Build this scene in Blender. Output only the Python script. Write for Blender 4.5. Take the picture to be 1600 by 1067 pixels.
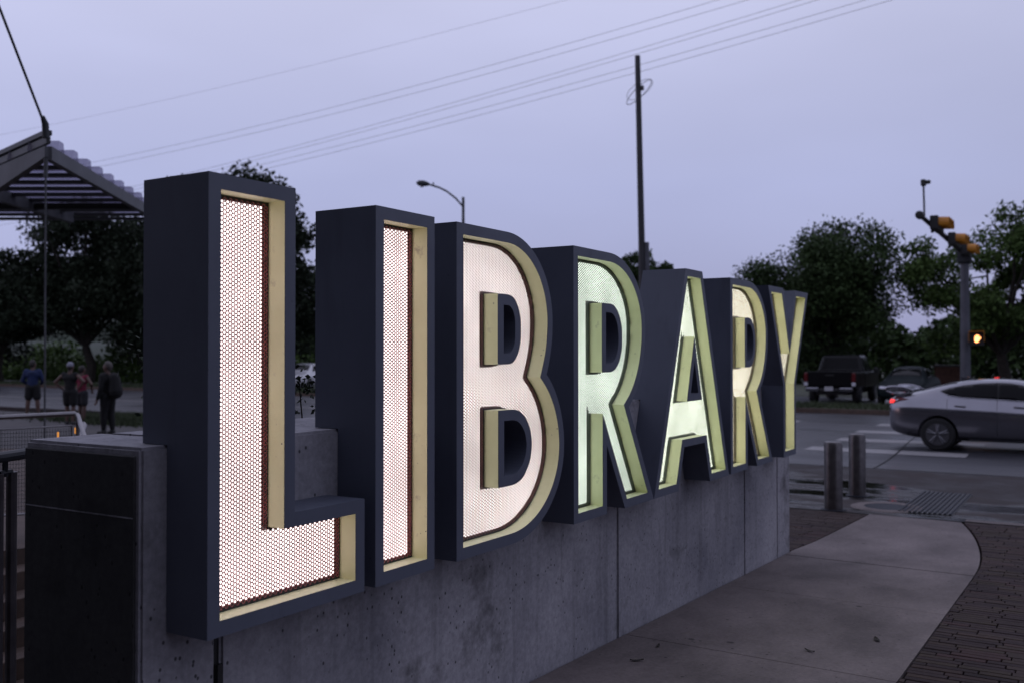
import bpy, bmesh, math, random
import numpy as np
from mathutils import Vector, Matrix
from mathutils.geometry import delaunay_2d_cdt
from mathutils.bvhtree import BVHTree

for o in list(bpy.data.objects):
    bpy.data.objects.remove(o)
SC = bpy.context.scene
COL = SC.collection
PI = math.pi
RND = random.Random(7)

# ------------------------------------------------------------------ camera
cd = bpy.data.cameras.new('camera')
cam = bpy.data.objects.new('camera', cd)
COL.objects.link(cam)
cd.sensor_width = 36.0
cd.lens = 34.04
cd.clip_start = 0.05
cd.clip_end = 4000
fw = Vector((0.85192728, 0.52347767, 0.01382161))
rt = Vector((0.52353670, -0.85200277, -0.00077965))
up = rt.cross(fw)
cam.matrix_world = Matrix((
    (rt.x, up.x, -fw.x, -2.07423),
    (rt.y, up.y, -fw.y, -2.38558),
    (rt.z, up.z, -fw.z, 1.88595),
    (0, 0, 0, 1)))
cd.dof.use_dof = True
cd.dof.focus_distance = 4.4
cd.dof.aperture_fstop = 2.6
SC.camera = cam

# ------------------------------------------------------------------ sky
W = bpy.data.worlds.new('World')
SC.world = W
W.use_nodes = True
nt = W.node_tree
nt.nodes.clear()
wo = nt.nodes.new('ShaderNodeOutputWorld')
bg = nt.nodes.new('ShaderNodeBackground')
bg2 = nt.nodes.new('ShaderNodeBackground')
addn = nt.nodes.new('ShaderNodeAddShader')
sky = nt.nodes.new('ShaderNodeTexSky')
sky.sky_type = 'NISHITA'
sky.sun_disc = False
sky.sun_elevation = math.radians(2.0)
sky.sun_rotation = math.radians(320)
bg2.inputs['Strength'].default_value = 0.02
nt.links.new(sky.outputs[0], bg2.inputs['Color'])
tc = nt.nodes.new('ShaderNodeTexCoord')
sx = nt.nodes.new('ShaderNodeSeparateXYZ')
nt.links.new(tc.outputs['Generated'], sx.inputs[0])
rp = nt.nodes.new('ShaderNodeValToRGB')
nt.links.new(sx.outputs['Z'], rp.inputs[0])
el = rp.color_ramp.elements
el[0].position = 0.0
el[0].color = (0.31, 0.33, 0.55, 1)
el[1].position = 0.36
el[1].color = (0.56, 0.575, 0.80, 1)
e = el.new(0.17)
e.color = (0.41, 0.44, 0.69, 1)
# soft uneven overcast
nz = nt.nodes.new('ShaderNodeTexNoise')
nz.inputs['Scale'].default_value = 2.2
nz.inputs['Detail'].default_value = 3
mpn = nt.nodes.new('ShaderNodeMapping')
mpn.inputs['Scale'].default_value = (1, 1, 3)
nt.links.new(tc.outputs['Generated'], mpn.inputs[0])
nt.links.new(mpn.outputs[0], nz.inputs['Vector'])
mr = nt.nodes.new('ShaderNodeMapRange')
mr.inputs['From Min'].default_value = 0.3
mr.inputs['From Max'].default_value = 0.7
mr.inputs['To Min'].default_value = 0.94
mr.inputs['To Max'].default_value = 1.06
nt.links.new(nz.outputs['Fac'], mr.inputs['Value'])
# the evening side of the sky (+Y) stays a little brighter than the other
dt = nt.nodes.new('ShaderNodeMapRange')
dt.inputs['From Min'].default_value = -1
dt.inputs['From Max'].default_value = 1
dt.inputs['To Min'].default_value = 0.74
dt.inputs['To Max'].default_value = 1.12
nt.links.new(sx.outputs['Y'], dt.inputs['Value'])
mm = nt.nodes.new('ShaderNodeMath')
mm.operation = 'MULTIPLY'
nt.links.new(mr.outputs[0], mm.inputs[0])
nt.links.new(dt.outputs[0], mm.inputs[1])
nt.links.new(rp.outputs[0], bg.inputs['Color'])
nt.links.new(mm.outputs[0], bg.inputs['Strength'])
nt.links.new(bg.outputs[0], addn.inputs[0])
nt.links.new(bg2.outputs[0], addn.inputs[1])
nt.links.new(addn.outputs[0], wo.inputs['Surface'])

sd = bpy.data.lights.new('sun', 'SUN')
sd.energy = 0.03
sd.angle = math.radians(60)
sd.color = (1.0, 0.9, 0.85)
sun = bpy.data.objects.new('sun', sd)
COL.objects.link(sun)
sun.rotation_euler = (math.radians(40), 0, math.radians(140))

SC.view_settings.view_transform = 'Standard'
SC.view_settings.look = 'None'
SC.view_settings.exposure = 0.0
SC.view_settings.gamma = 1.0


# ------------------------------------------------------------------ materials
def srgb(*c):
    return tuple((x / 255 / 12.92) if x / 255 <= 0.04045 else ((x / 255 + 0.055) / 1.055) ** 2.4 for x in c)


class NT:
    def __init__(self, name):
        self.m = bpy.data.materials.new(name)
        self.m.use_nodes = True
        self.t = self.m.node_tree
        self.b = self.t.nodes['Principled BSDF']
        self.co = None

    def n(self, kind, **kw):
        x = self.t.nodes.new(kind)
        for k, v in kw.items():
            if k in x.inputs:
                x.inputs[k].default_value = v
            else:
                setattr(x, k, v)
        return x

    def l(self, a, b):
        self.t.links.new(a, b)

    def coord(self, scale=(1, 1, 1), space='world'):
        if space == 'world':
            g = self.n('ShaderNodeNewGeometry').outputs['Position']
        else:
            g = self.n('ShaderNodeTexCoord').outputs['Object']
        mp = self.n('ShaderNodeMapping')
        mp.inputs['Scale'].default_value = scale
        self.l(g, mp.inputs[0])
        return mp.outputs[0]

    def noise(self, scale, detail=4, rough=0.55, vec=None, stretch=(1, 1, 1), space='world'):
        x = self.n('ShaderNodeTexNoise')
        x.inputs['Scale'].default_value = scale
        x.inputs['Detail'].default_value = detail
        x.inputs['Roughness'].default_value = rough
        self.l(vec or self.coord(stretch, space), x.inputs['Vector'])
        return x.outputs['Fac']

    def ramp(self, fac, stops):
        x = self.n('ShaderNodeValToRGB')
        e = x.color_ramp.elements
        while len(e) < len(stops):
            e.new(0.5)
        for q, (p, c) in zip(e, stops):
            q.position = p
            q.color = (c[0], c[1], c[2], 1) if hasattr(c, '__len__') else (c, c, c, 1)
        self.l(fac, x.inputs[0])
        return x.outputs[0]

    def mix(self, a, b, fac, mode='MIX'):
        x = self.n('ShaderNodeMix')
        x.data_type = 'RGBA'
        x.blend_type = mode
        for s, v in ((0, fac), (6, a), (7, b)):
            if hasattr(v, 'is_output') or hasattr(v, 'links'):
                self.l(v, x.inputs[s])
            elif s == 0:
                x.inputs[0].default_value = v
            else:
                x.inputs[s].default_value = (v[0], v[1], v[2], 1)
        return x.outputs[2]

    def bump(self, h, strength=0.3, dist=0.01):
        x = self.n('ShaderNodeBump')
        x.inputs['Strength'].default_value = strength
        x.inputs['Distance'].default_value = dist
        self.l(h, x.inputs['Height'])
        self.l(x.outputs[0], self.b.inputs['Normal'])

    def base(self, v):
        if hasattr(v, 'links'):
            self.l(v, self.b.inputs['Base Color'])
        else:
            self.b.inputs['Base Color'].default_value = (v[0], v[1], v[2], 1)

    def rough(self, v):
        if hasattr(v, 'links'):
            self.l(v, self.b.inputs['Roughness'])
        else:
            self.b.inputs['Roughness'].default_value = v


def simple(name, col, rough=0.6, metal=0.0, var=0.12, scale=6, spec=0.5):
    t = NT(name)
    n = t.noise(scale, 5)
    lo = tuple(c * (1 - var) for c in col)
    hi = tuple(c * (1 + var) for c in col)
    t.base(t.ramp(n, [(0.3, lo), (0.7, hi)]))
    t.rough(rough)
    t.b.inputs['Metallic'].default_value = metal
    t.b.inputs['Specular IOR Level'].default_value = spec
    return t.m


def emit(name, col, strength):
    m = bpy.data.materials.new(name)
    m.use_nodes = True
    b = m.node_tree.nodes['Principled BSDF']
    b.inputs['Base Color'].default_value = (col[0] * .3, col[1] * .3, col[2] * .3, 1)
    b.inputs['Emission Color'].default_value = (*col, 1)
    b.inputs['Emission Strength'].default_value = strength
    return m


M = {}


def concrete(name, lo, hi, stain, rough=0.8, pits=True, streak=True, wet=0.0):
    t = NT(name)
    t.b.inputs['Specular IOR Level'].default_value = 0.3
    big = t.noise(1.3, 6, 0.62)
    c = t.ramp(big, [(0.28, lo), (0.72, hi)])
    fine = t.noise(38, 5, 0.7)
    c = t.mix(c, t.ramp(fine, [(0.3, 0.62), (0.7, 1.15)]), 0.7, 'MULTIPLY')
    if streak:
        st = t.noise(5.0, 4, 0.6, stretch=(2.2, 2.2, 0.16))
        c = t.mix(c, stain, t.ramp(st, [(0.54, 0.0), (0.80, 0.45)]))
        bl = t.noise(2.6, 5, 0.65)
        c = t.mix(c, tuple(s * 0.8 for s in stain), t.ramp(bl, [(0.56, 0.0), (0.70, 0.7)]))
    h = fine
    if pits == 'spots':
        for sc_, lo_, thr in ((8.0, .06, .50), (2.6, .04, .45), (17.0, .09, .52)):
            v = t.n('ShaderNodeTexVoronoi')
            v.inputs['Scale'].default_value = sc_
            t.l(t.coord(), v.inputs['Vector'])
            d = t.ramp(v.outputs['Distance'], [(lo_, 0.25), (lo_ + .03, 1.0)])
            sel = t.ramp(t.noise(3.1 + sc_ * .1, 2), [(thr, 0.0), (thr + .03, 1.0)])
            c = t.mix(c, t.mix((1, 1, 1), d, sel), 0.9, 'MULTIPLY')
        sm = t.noise(0.75, 5, 0.6, stretch=(1, 1.6, 1))
        c = t.mix(c, t.ramp(sm, [(0.38, 0.60), (0.60, 1.08)]), 0.85, 'MULTIPLY')
    elif pits:
        v = t.n('ShaderNodeTexVoronoi')
        v.inputs['Scale'].default_value = 26
        t.l(t.coord((1, 1, 0.8)), v.inputs['Vector'])
        d = t.ramp(v.outputs['Distance'], [(0.11, 0.0), (0.17, 1.0)])
        sel = t.ramp(t.noise(4, 2), [(0.44, 0.0), (0.50, 1.0)])
        pit = t.mix((1, 1, 1), d, sel)
        c = t.mix(c, pit, 0.75, 'MULTIPLY')
        h = t.mix(fine, pit, 0.6)
    t.base(c)
    t.rough(t.ramp(big if wet else t.noise(0.9, 3), [(0.38, rough - wet), (0.60, rough)]))
    t.bump(h, 0.35, 0.004)
    return t.m


M['wall'] = concrete('wall_concrete', (0.19, 0.187, 0.212), (0.45, 0.435, 0.46), (0.04, 0.039, 0.041))
M['walk'] = concrete('walk_concrete', (0.135, 0.112, 0.106), (0.235, 0.197, 0.187), (0.05, 0.045, 0.043), streak=False, pits='spots')
M['wetwalk'] = concrete('wet_concrete', (0.014, 0.013, 0.012), (0.075, 0.063, 0.062), (0.03, 0.03, 0.03), rough=0.5, streak=False, pits=False, wet=0.38)
M['gutter'] = concrete('gutter_concrete', (0.010, 0.009, 0.010), (0.042, 0.029, 0.028), (0.03, 0.03, 0.03), rough=0.85, streak=False, pits=False, wet=0.25)


def wet_apron():
    t = NT('wet_apron_concrete')
    w = t.noise(1.15, 5, 0.62, stretch=(1.5, 0.42, 1))
    wet = t.ramp(w, [(0.50, 1.0), (0.60, 0.0)])
    dry = t.ramp(t.noise(2.2, 6, 0.65), [(0.3, (0.026, 0.021, 0.020)), (0.7, (0.070, 0.056, 0.054))])
    c = t.mix(dry, (0.012, 0.0105, 0.009), wet)
    f = t.noise(55, 4, 0.7)
    c = t.mix(c, t.ramp(f, [(0.3, 0.6), (0.7, 1.2)]), 0.7, 'MULTIPLY')
    t.base(c)
    pud = t.ramp(w, [(0.42, 0.07), (0.50, 0.35), (0.60, 0.9)])
    t.rough(pud)
    t.b.inputs['Specular IOR Level'].default_value = 0.3
    t.bump(f, 0.12, 0.003)
    return t.m


M['wetwalk'] = wet_apron()
M['plaza'] = concrete('plaza_concrete', (0.045, 0.042, 0.043), (0.085, 0.078, 0.078), (0.04, 0.04, 0.04), streak=False, pits=False)


def asphalt():
    t = NT('wet_asphalt')
    big = t.noise(0.35, 5, 0.6, stretch=(1, 0.35, 1))
    c = t.ramp(big, [(0.3, (0.016, 0.016, 0.021)), (0.7, (0.034, 0.034, 0.042))])
    fine = t.noise(90, 3, 0.7)
    c = t.mix(c, t.ramp(fine, [(0.3, 0.7), (0.7, 1.2)]), 0.6, 'MULTIPLY')
    t.base(c)
    t.rough(t.ramp(t.noise(0.5, 4, 0.6, stretch=(1, 0.4, 1)), [(0.36, 0.30), (0.66, 0.6)]))
    t.b.inputs['Specular IOR Level'].default_value = 0.6
    t.bump(fine, 0.25, 0.006)
    return t.m


M['asphalt'] = asphalt()


def paint_mat():
    t = NT('road_paint')
    w = t.noise(14, 5, 0.7)
    t.base(t.mix((0.26, 0.25, 0.25), (0.07, 0.07, 0.07), t.ramp(w, [(0.55, 0.0), (0.7, 0.8)])))
    t.rough(0.55)
    return t.m


M['paint'] = paint_mat()
M['mortar'] = simple('paver_joint', (0.008, 0.007, 0.007), 0.95, var=0.4, scale=30, spec=0.1)


def brick_mat(name, a):
    t = NT(name)
    oi = t.n('ShaderNodeObjectInfo')
    f = t.noise(40, 5, 0.7)
    c = t.ramp(oi.outputs['Random'], [(0.0, tuple(x * .7 for x in a)), (0.35, a), (0.7, (a[0] * 1.15, a[1] * 1.25, a[2] * .95)), (1.0, (a[0] * 1.3, a[1] * 1.1, a[2] * 1.1))])
    c = t.mix(c, t.ramp(f, [(0.3, 0.65), (0.7, 1.15)]), 0.7, 'MULTIPLY')
    big = t.noise(1.2, 4)
    c = t.mix(c, t.ramp(big, [(0.35, 0.6), (0.65, 1.1)]), 0.8, 'MULTIPLY')
    t.base(c)
    t.rough(0.85)
    t.b.inputs['Specular IOR Level'].default_value = 0.2
    t.bump(f, 0.4, 0.004)
    return t.m


M['brick'] = brick_mat('paver_brick', (0.056, 0.038, 0.038))
M['grass'] = simple('grass_blades', (0.035, 0.05, 0.018), 0.8, var=0.4, scale=3)
M['lawn'] = simple('lawn_soil', (0.035, 0.042, 0.02), 0.9, var=0.35, scale=2)
M['hill'] = simple('hill_woods', (0.03, 0.042, 0.026), 0.95, var=0.35, scale=0.03)


def letter_paint():
    t = NT('letter_paint')
    n = t.noise(2.5, 5, 0.6)
    c = t.ramp(n, [(0.3, (0.090, 0.101, 0.136)), (0.7, (0.106, 0.118, 0.158))])
    st = t.noise(7, 4, 0.6, stretch=(1.5, 1.5, 0.25))
    c = t.mix(c, (0.06, 0.066, 0.085), t.ramp(st, [(0.55, 0.0), (0.8, 0.45)]))
    v = t.n('ShaderNodeTexVoronoi')
    v.inputs['Scale'].default_value = 11
    t.l(t.coord(), v.inputs['Vector'])
    c = t.mix((0.02, 0.02, 0.02), c, t.ramp(v.outputs['Distance'], [(0.018, 0.0), (0.03, 1.0)]))
    t.base(c)
    t.rough(t.ramp(t.noise(9, 4), [(0.3, 0.42), (0.7, 0.58)]))
    return t.m


M['letter'] = letter_paint()


def lining_mat():
    t = NT('cream_return_paint')
    n = t.noise(6, 5, 0.6)
    c = t.ramp(n, [(0.3, (0.80, 0.815, 0.50)), (0.7, (0.87, 0.885, 0.57))])
    v = t.n('ShaderNodeTexVoronoi')
    v.inputs['Scale'].default_value = 26
    t.l(t.coord(), v.inputs['Vector'])
    d = t.ramp(v.outputs['Distance'], [(0.06, 0.0), (0.09, 1.0)])
    sel = t.ramp(t.noise(5, 2), [(0.55, 0.0), (0.60, 1.0)])
    c = t.mix(c, t.mix((1, 1, 1), d, sel), 0.9, 'MULTIPLY')
    g = t.noise(12, 5, 0.7)
    c = t.mix(c, (0.20, 0.17, 0.10), t.ramp(g, [(0.62, 0.0), (0.84, 0.7)]))
    t.base(c)
    t.rough(0.45)
    return t.m


M['lining'] = lining_mat()
M['screen'] = simple('perforated_steel_rose_spill', (0.20, 0.075, 0.072), 0.55, metal=0.0, var=0.3, scale=20)  # screens: coloured lamp spill on the webs is put into these base colours
M['screen_pink'] = simple('perforated_steel_red_spill', (0.36, 0.085, 0.095), 0.55, var=0.3, scale=20)
M['screen_green'] = simple('perforated_steel_green_spill', (0.12, 0.15, 0.11), 0.55, var=0.3, scale=20)
M['screen_warm'] = simple('perforated_steel_warm_spill', (0.24, 0.20, 0.12), 0.55, var=0.3, scale=20)
M['steel'] = simple('stainless_steel', (0.22, 0.21, 0.215), 0.34, metal=0.9, var=0.15, scale=15)
M['bollard'] = simple('bollard_steel', (0.13, 0.12, 0.12), 0.36, metal=0.85, var=0.25, scale=12)
M['darkmetal'] = simple('dark_metal', (0.03, 0.033, 0.038), 0.5, metal=0.3)
M['polemetal'] = simple('weathered_pole', (0.030, 0.030, 0.034), 0.5, metal=0.2, var=0.3, scale=4)
M['greypole'] = simple('galvanised_pole', (0.085, 0.088, 0.105), 0.55, metal=0.3, var=0.2, scale=3)
M['beam'] = simple('canopy_beam', (0.075, 0.078, 0.085), 0.6, metal=0.2, var=0.25, scale=2)
M['cable'] = simple('cable_sheath', (0.05, 0.05, 0.06), 0.7)
M['black'] = simple('black_plastic', (0.012, 0.012, 0.013), 0.5)
M['yellow'] = simple('signal_yellow', (0.46, 0.18, 0.010), 0.5, var=0.15)
M['bark'] = simple('bark', (0.03, 0.025, 0.02), 0.95, var=0.5, scale=8)
M['tyre'] = simple('tyre_rubber', (0.014, 0.014, 0.015), 0.85)
M['rim'] = simple('alloy_rim', (0.11, 0.11, 0.12), 0.4, metal=0.7)
M['brown'] = simple('brown_stone', (0.075, 0.05, 0.038), 0.8, var=0.3, scale=5)
M['redbrick'] = simple('red_brick', (0.10, 0.05, 0.038), 0.85, var=0.3, scale=9)
M['cladding'] = simple('dark_cladding', (0.06, 0.06, 0.066), 0.7, var=0.25, scale=1.5)
M['iron'] = simple('cast_iron', (0.020, 0.022, 0.030), 0.6, spec=0.2, metal=0.0, var=0.35, scale=20)


def panel_trans():
    t = NT('clear_roof_sheet')
    t.base((0.16, 0.155, 0.19))
    t.rough(0.35)
    tr = t.n('ShaderNodeBsdfTransparent')
    tr.inputs[0].default_value = (0.72, 0.70, 0.78, 1)
    mx = t.n('ShaderNodeMixShader')
    mx.inputs[0].default_value = 0.30
    t.l(tr.outputs[0], mx.inputs[1])
    t.l(t.b.outputs[0], mx.inputs[2])
    t.l(mx.outputs[0], t.t.nodes['Material Output'].inputs[0])
    return t.m


M['roofsheet'] = panel_trans()


def car_paint(name, col, rough=0.28, metal=0.6, coat=0.8):
    t = NT(name)
    n = t.noise(3, 3, space='obj')
    t.base(t.ramp(n, [(0.3, tuple(c * .93 for c in col)), (0.7, tuple(c * 1.05 for c in col))]))
    t.rough(rough)
    t.b.inputs['Metallic'].default_value = metal
    t.b.inputs['Coat Weight'].default_value = coat
    t.b.inputs['Specular IOR Level'].default_value = 0.5 if coat > .5 else 0.15
    t.b.inputs['Coat Roughness'].default_value = 0.06
    return t.m


M['silver'] = car_paint('silver_car_paint', (0.24, 0.235, 0.265), 0.22, 0.88, 0.6)
M['blackpaint'] = car_paint('black_truck_paint', (0.005, 0.005, 0.006), 0.35, 0.0, 0.12)
M['tealpaint'] = car_paint('dark_teal_paint', (0.004, 0.009, 0.011), 0.5, 0.0, 0.0)
M['whitepaint'] = car_paint('white_car_paint', (0.5, 0.5, 0.52), 0.35, 0.0)
M['glass'] = simple('dark_car_glass', (0.003, 0.003, 0.004), 0.12, var=0.05, spec=0.12)
M['chrome'] = simple('chrome_trim', (0.30, 0.30, 0.33), 0.25, metal=1.0, var=0.05)
M['redlens'] = simple('red_lens', (0.09, 0.005, 0.007), 0.3, var=0.1)
M['redlit'] = emit('lit_tail_lamp', (1.0, 0.035, 0.03), 1.5)
M['handlit'] = emit('lit_hand_symbol', (1.0, 0.36, 0.12), 4.5)
M['steplit'] = emit('warm_step_lamp', (1.0, 0.40, 0.07), 0.7)
M['plate'] = simple('licence_plate', (0.4, 0.4, 0.42), 0.5, var=0.1)
M['clearlens'] = simple('clear_lens', (0.55, 0.55, 0.6), 0.15, var=0.1)


def leaf_mat(name, col):
    t = NT(name)
    n = t.noise(0.9, 3)
    n2 = t.noise(7, 2)
    c = t.ramp(n, [(0.3, tuple(x * .6 for x in col)), (0.7, tuple(x * 1.5 for x in col))])
    c = t.mix(c, t.ramp(n2, [(0.3, 0.6), (0.7, 1.3)]), 0.7, 'MULTIPLY')
    t.base(c)
    t.rough(0.55)
    t.b.inputs['Specular IOR Level'].default_value = 0.08
    return t.m


M['leafdark'] = leaf_mat('dark_foliage', (0.022, 0.030, 0.018))
M['leafmid'] = leaf_mat('mid_foliage', (0.034, 0.055, 0.020))
M['leaflight'] = leaf_mat('light_foliage', (0.060, 0.098, 0.028))


# ------------------------------------------------------------------ helpers
class MB:
    def __init__(self):
        self.v = []
        self.f = []
        self.mi = []

    def add(self, vs, fs, mi=0):
        o = len(self.v)
        self.v += [tuple(q) for q in vs]
        self.f += [tuple(i + o for i in q) for q in fs]
        self.mi += [mi] * len(fs)
        return self

    def box(self, c, s, rz=0, mi=0, bev=0.0):
        x, y, z = s[0] / 2, s[1] / 2, s[2] / 2
        ca, sa = math.cos(rz), math.sin(rz)
        if bev <= 0:
            p = [(-x, -y, -z), (x, -y, -z), (x, y, -z), (-x, y, -z), (-x, -y, z), (x, -y, z), (x, y, z), (-x, y, z)]
            f = [(3, 2, 1, 0), (4, 5, 6, 7), (0, 1, 5, 4), (1, 2, 6, 5), (2, 3, 7, 6), (3, 0, 4, 7)]
        else:
            b = bev
            p = []
            for zz, e in ((-z, b), (-z + b, 0), (z - b, 0), (z, b)):
                p += [(-x + e, -y + e, zz), (x - e, -y + e, zz), (x - e, y - e, zz), (-x + e, y - e, zz)]
            f = [(3, 2, 1, 0), (12, 13, 14, 15)]
            for k in range(3):
                for j in range(4):
                    a, d = k * 4 + j, k * 4 + (j + 1) % 4
                    f.append((a, d, d + 4, a + 4))
        p = [(c[0] + a * ca - b_ * sa, c[1] + a * sa + b_ * ca, c[2] + d) for a, b_, d in p]
        return self.add(p, f, mi)

    def tube(self, pts, rad, seg=8, cap=True, mi=0):
        pts = [Vector(p) for p in pts]
        if not hasattr(rad, '__len__'):
            rad = [rad] * len(pts)
        o = len(self.v)
        prev = None
        for i, p in enumerate(pts):
            t = (pts[min(i + 1, len(pts) - 1)] - pts[max(i - 1, 0)])
            t = t.normalized() if t.length > 1e-9 else Vector((0, 0, 1))
            if prev is None:
                a = Vector((0, 0, 1)) if abs(t.z) < 0.9 else Vector((1, 0, 0))
                n = t.cross(a).normalized()
            else:
                n = (prev - t * prev.dot(t))
                n = n.normalized() if n.length > 1e-6 else t.orthogonal().normalized()
            prev = n
            b = t.cross(n)
            for k in range(seg):
                an = 2 * PI * k / seg
                self.v.append(tuple(p + (n * math.cos(an) + b * math.sin(an)) * rad[i]))
        for i in range(len(pts) - 1):
            for k in range(seg):
                a = o + i * seg + k
                c = o + i * seg + (k + 1) % seg
                self.f.append((a, c, c + seg, a + seg))
                self.mi.append(mi)
        if cap:
            self.f.append(tuple(o + k for k in reversed(range(seg))))
            self.f.append(tuple(o + (len(pts) - 1) * seg + k for k in range(seg)))
            self.mi += [mi, mi]
        return self

    def lathe(self, prof, c=(0, 0, 0), seg=24, axis='z', mi=0):
        o = len(self.v)
        for r, h in prof:
            for k in range(seg):
                a = 2 * PI * k / seg
                q = (r * math.cos(a), r * math.sin(a), h)
                if axis == 'y':
                    q = (q[0], q[2], q[1])
                elif axis == 'x':
                    q = (q[2], q[0], q[1])
                self.v.append((c[0] + q[0], c[1] + q[1], c[2] + q[2]))
        for i in range(len(prof) - 1):
            for k in range(seg):
                a = o + i * seg + k
                b = o + i * seg + (k + 1) % seg
                self.f.append((a, b, b + seg, a + seg))
                self.mi.append(mi)
        self.f.append(tuple(o + k for k in reversed(range(seg))))
        self.f.append(tuple(o + (len(prof) - 1) * seg + k for k in range(seg)))
        self.mi += [mi, mi]
        return self

    def prism(self, poly, fn0, fn1, mi=0):
        n = len(poly)
        vs = [fn0(*p) for p in poly] + [fn1(*p) for p in poly]
        fs = [tuple(reversed(range(n))), tuple(range(n, 2 * n))]
        fs += [(i, (i + 1) % n, n + (i + 1) % n, n + i) for i in range(n)]
        return self.add(vs, fs, mi)

    def build(self, name, mat, parent=None, world=True, smooth=False, fixn=False):
        me = bpy.data.meshes.new(name)
        v = self.v
        if parent is not None and world:
            l = parent_loc(parent)
            v = [(a - l[0], b - l[1], c - l[2]) for a, b, c in v]
        me.from_pydata(v, [], self.f)
        for mt in (mat if isinstance(mat, (list, tuple)) else [mat]):
            me.materials.append(M[mt] if isinstance(mt, str) else mt)
        if any(self.mi):
            me.polygons.foreach_set('material_index', self.mi)
        if fixn:
            bm = bmesh.new()
            bm.from_mesh(me)
            bmesh.ops.recalc_face_normals(bm, faces=bm.faces)
            bm.to_mesh(me)
            bm.free()
        if smooth:
            shade(me)
        o = bpy.data.objects.new(name, me)
        COL.objects.link(o)
        if parent is not None:
            o.parent = parent
        return o


def shade(me, ang=35):
    me.polygons.foreach_set('use_smooth', [True] * len(me.polygons))
    try:
        me.set_sharp_from_angle(angle=math.radians(ang))
    except Exception:
        pass


def parent_loc(p):
    l = Vector((0, 0, 0))
    while p is not None:
        l += Vector(p.location)
        p = p.parent
    return l


def tag(o, label, cat, group=None):
    o['label'] = label
    o['category'] = cat
    if group:
        o['group'] = group
    return o


def thing(name, label, cat, loc=(0, 0, 0), rz=0, group=None):
    o = bpy.data.objects.new(name, None)
    o.empty_display_size = 0.2
    COL.objects.link(o)
    o.location = loc
    o.rotation_euler = (0, 0, rz)
    return tag(o, label, cat, group)


def struct(o, kind='structure', label=None, cat=None):
    o['kind'] = kind
    if label:
        o['label'] = label
    if cat:
        o['category'] = cat
    return o


def fast_mesh(name, V, F, mat, parent=None, smooth=False):
    """V (n,3), F (m,4) or (m,3) arrays"""
    me = bpy.data.meshes.new(name)
    V = np.asarray(V, np.float32)
    F = np.asarray(F, np.int32)
    if parent is not None:
        V = V - np.array(parent_loc(parent), np.float32)
    me.vertices.add(len(V))
    me.vertices.foreach_set('co', V.ravel())
    k = F.shape[1]
    me.loops.add(F.size)
    me.loops.foreach_set('vertex_index', F.ravel())
    me.polygons.add(len(F))
    me.polygons.foreach_set('loop_start', np.arange(0, F.size, k, dtype=np.int32))
    me.update(calc_edges=True)
    me.materials.append(M[mat] if isinstance(mat, str) else mat)
    if smooth:
        me.polygons.foreach_set('use_smooth', [True] * len(me.polygons))
    o = bpy.data.objects.new(name, me)
    COL.objects.link(o)
    if parent is not None:
        o.parent = parent
    return o


def inside(p, loops):
    c = False
    for L in loops:
        n = len(L)
        j = n - 1
        for i in range(n):
            a, b = L[i], L[j]
            if (a[1] > p[1]) != (b[1] > p[1]):
                if p[0] < (b[0] - a[0]) * (p[1] - a[1]) / (b[1] - a[1]) + a[0]:
                    c = not c
            j = i
    return c


def region(loops, extra=()):
    """triangulate the even-odd region of the loops; extra = constraint segments"""
    vs, es = [], []
    for L in loops:
        o = len(vs)
        vs += [Vector(p) for p in L]
        es += [(o + i, o + (i + 1) % len(L)) for i in range(len(L))]
    for a, b in extra:
        o = len(vs)
        vs += [Vector(a), Vector(b)]
        es.append((o, o + 1))
    r = delaunay_2d_cdt(vs, es, [], 0, 1e-7)
    V = [(p.x, p.y) for p in r[0]]
    T = []
    for f in r[2]:
        cx = sum(V[i][0] for i in f) / len(f)
        cy = sum(V[i][1] for i in f) / len(f)
        if inside((cx, cy), loops):
            T.append(tuple(f))
    return V, T


def ccw(L):
    a = sum(L[i - 1][0] * L[i][1] - L[i][0] * L[i - 1][1] for i in range(len(L)))
    return list(L) if a > 0 else list(reversed(L))


def offset(L, d):
    """mitred inward offset (d>0) of a CCW loop"""
    n = len(L)
    out = []
    for i in range(n):
        p0, p1, p2 = Vector(L[i - 1]), Vector(L[i]), Vector(L[(i + 1) % n])
        a = (p1 - p0).normalized()
        b = (p2 - p1).normalized()
        na = Vector((-a.y, a.x))
        nb = Vector((-b.y, b.x))
        k = 1 + na.dot(nb)
        m = (na + nb) / max(k, 0.08)
        out.append(tuple(p1 + m * d))
    return out


def gz(x):
    """paving height: falls gently towards the street corner"""
    return max(0.0, 0.0334 * (7.93 - max(x, -6.0)))


def sheet(name, loops, mat, lift=0.0, step=1.0, parent=None, kindtag='structure'):
    """ground sheet that follows gz()"""
    xs = [p[0] for L in loops for p in L]
    ys = [p[1] for L in loops for p in L]
    ex = []
    for xb in (-6.0, 7.93):
        if min(xs) < xb < max(xs):
            ex.append(((xb, min(ys) - 1), (xb, max(ys) + 1)))
    V, T = region(loops, ex)
    mb = MB()
    mb.add([(x, y, gz(x) + lift) for x, y in V], T)
    o = mb.build(name, mat, parent)
    if kindtag:
        o['kind'] = kindtag
    return o


def ell(cx, cz, rx, rz, a0, a1, n):
    return [(cx + rx * math.cos(math.radians(a0 + (a1 - a0) * i / n)), cz + rz * math.sin(math.radians(a0 + (a1 - a0) * i / n))) for i in range(n + 1)]


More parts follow.
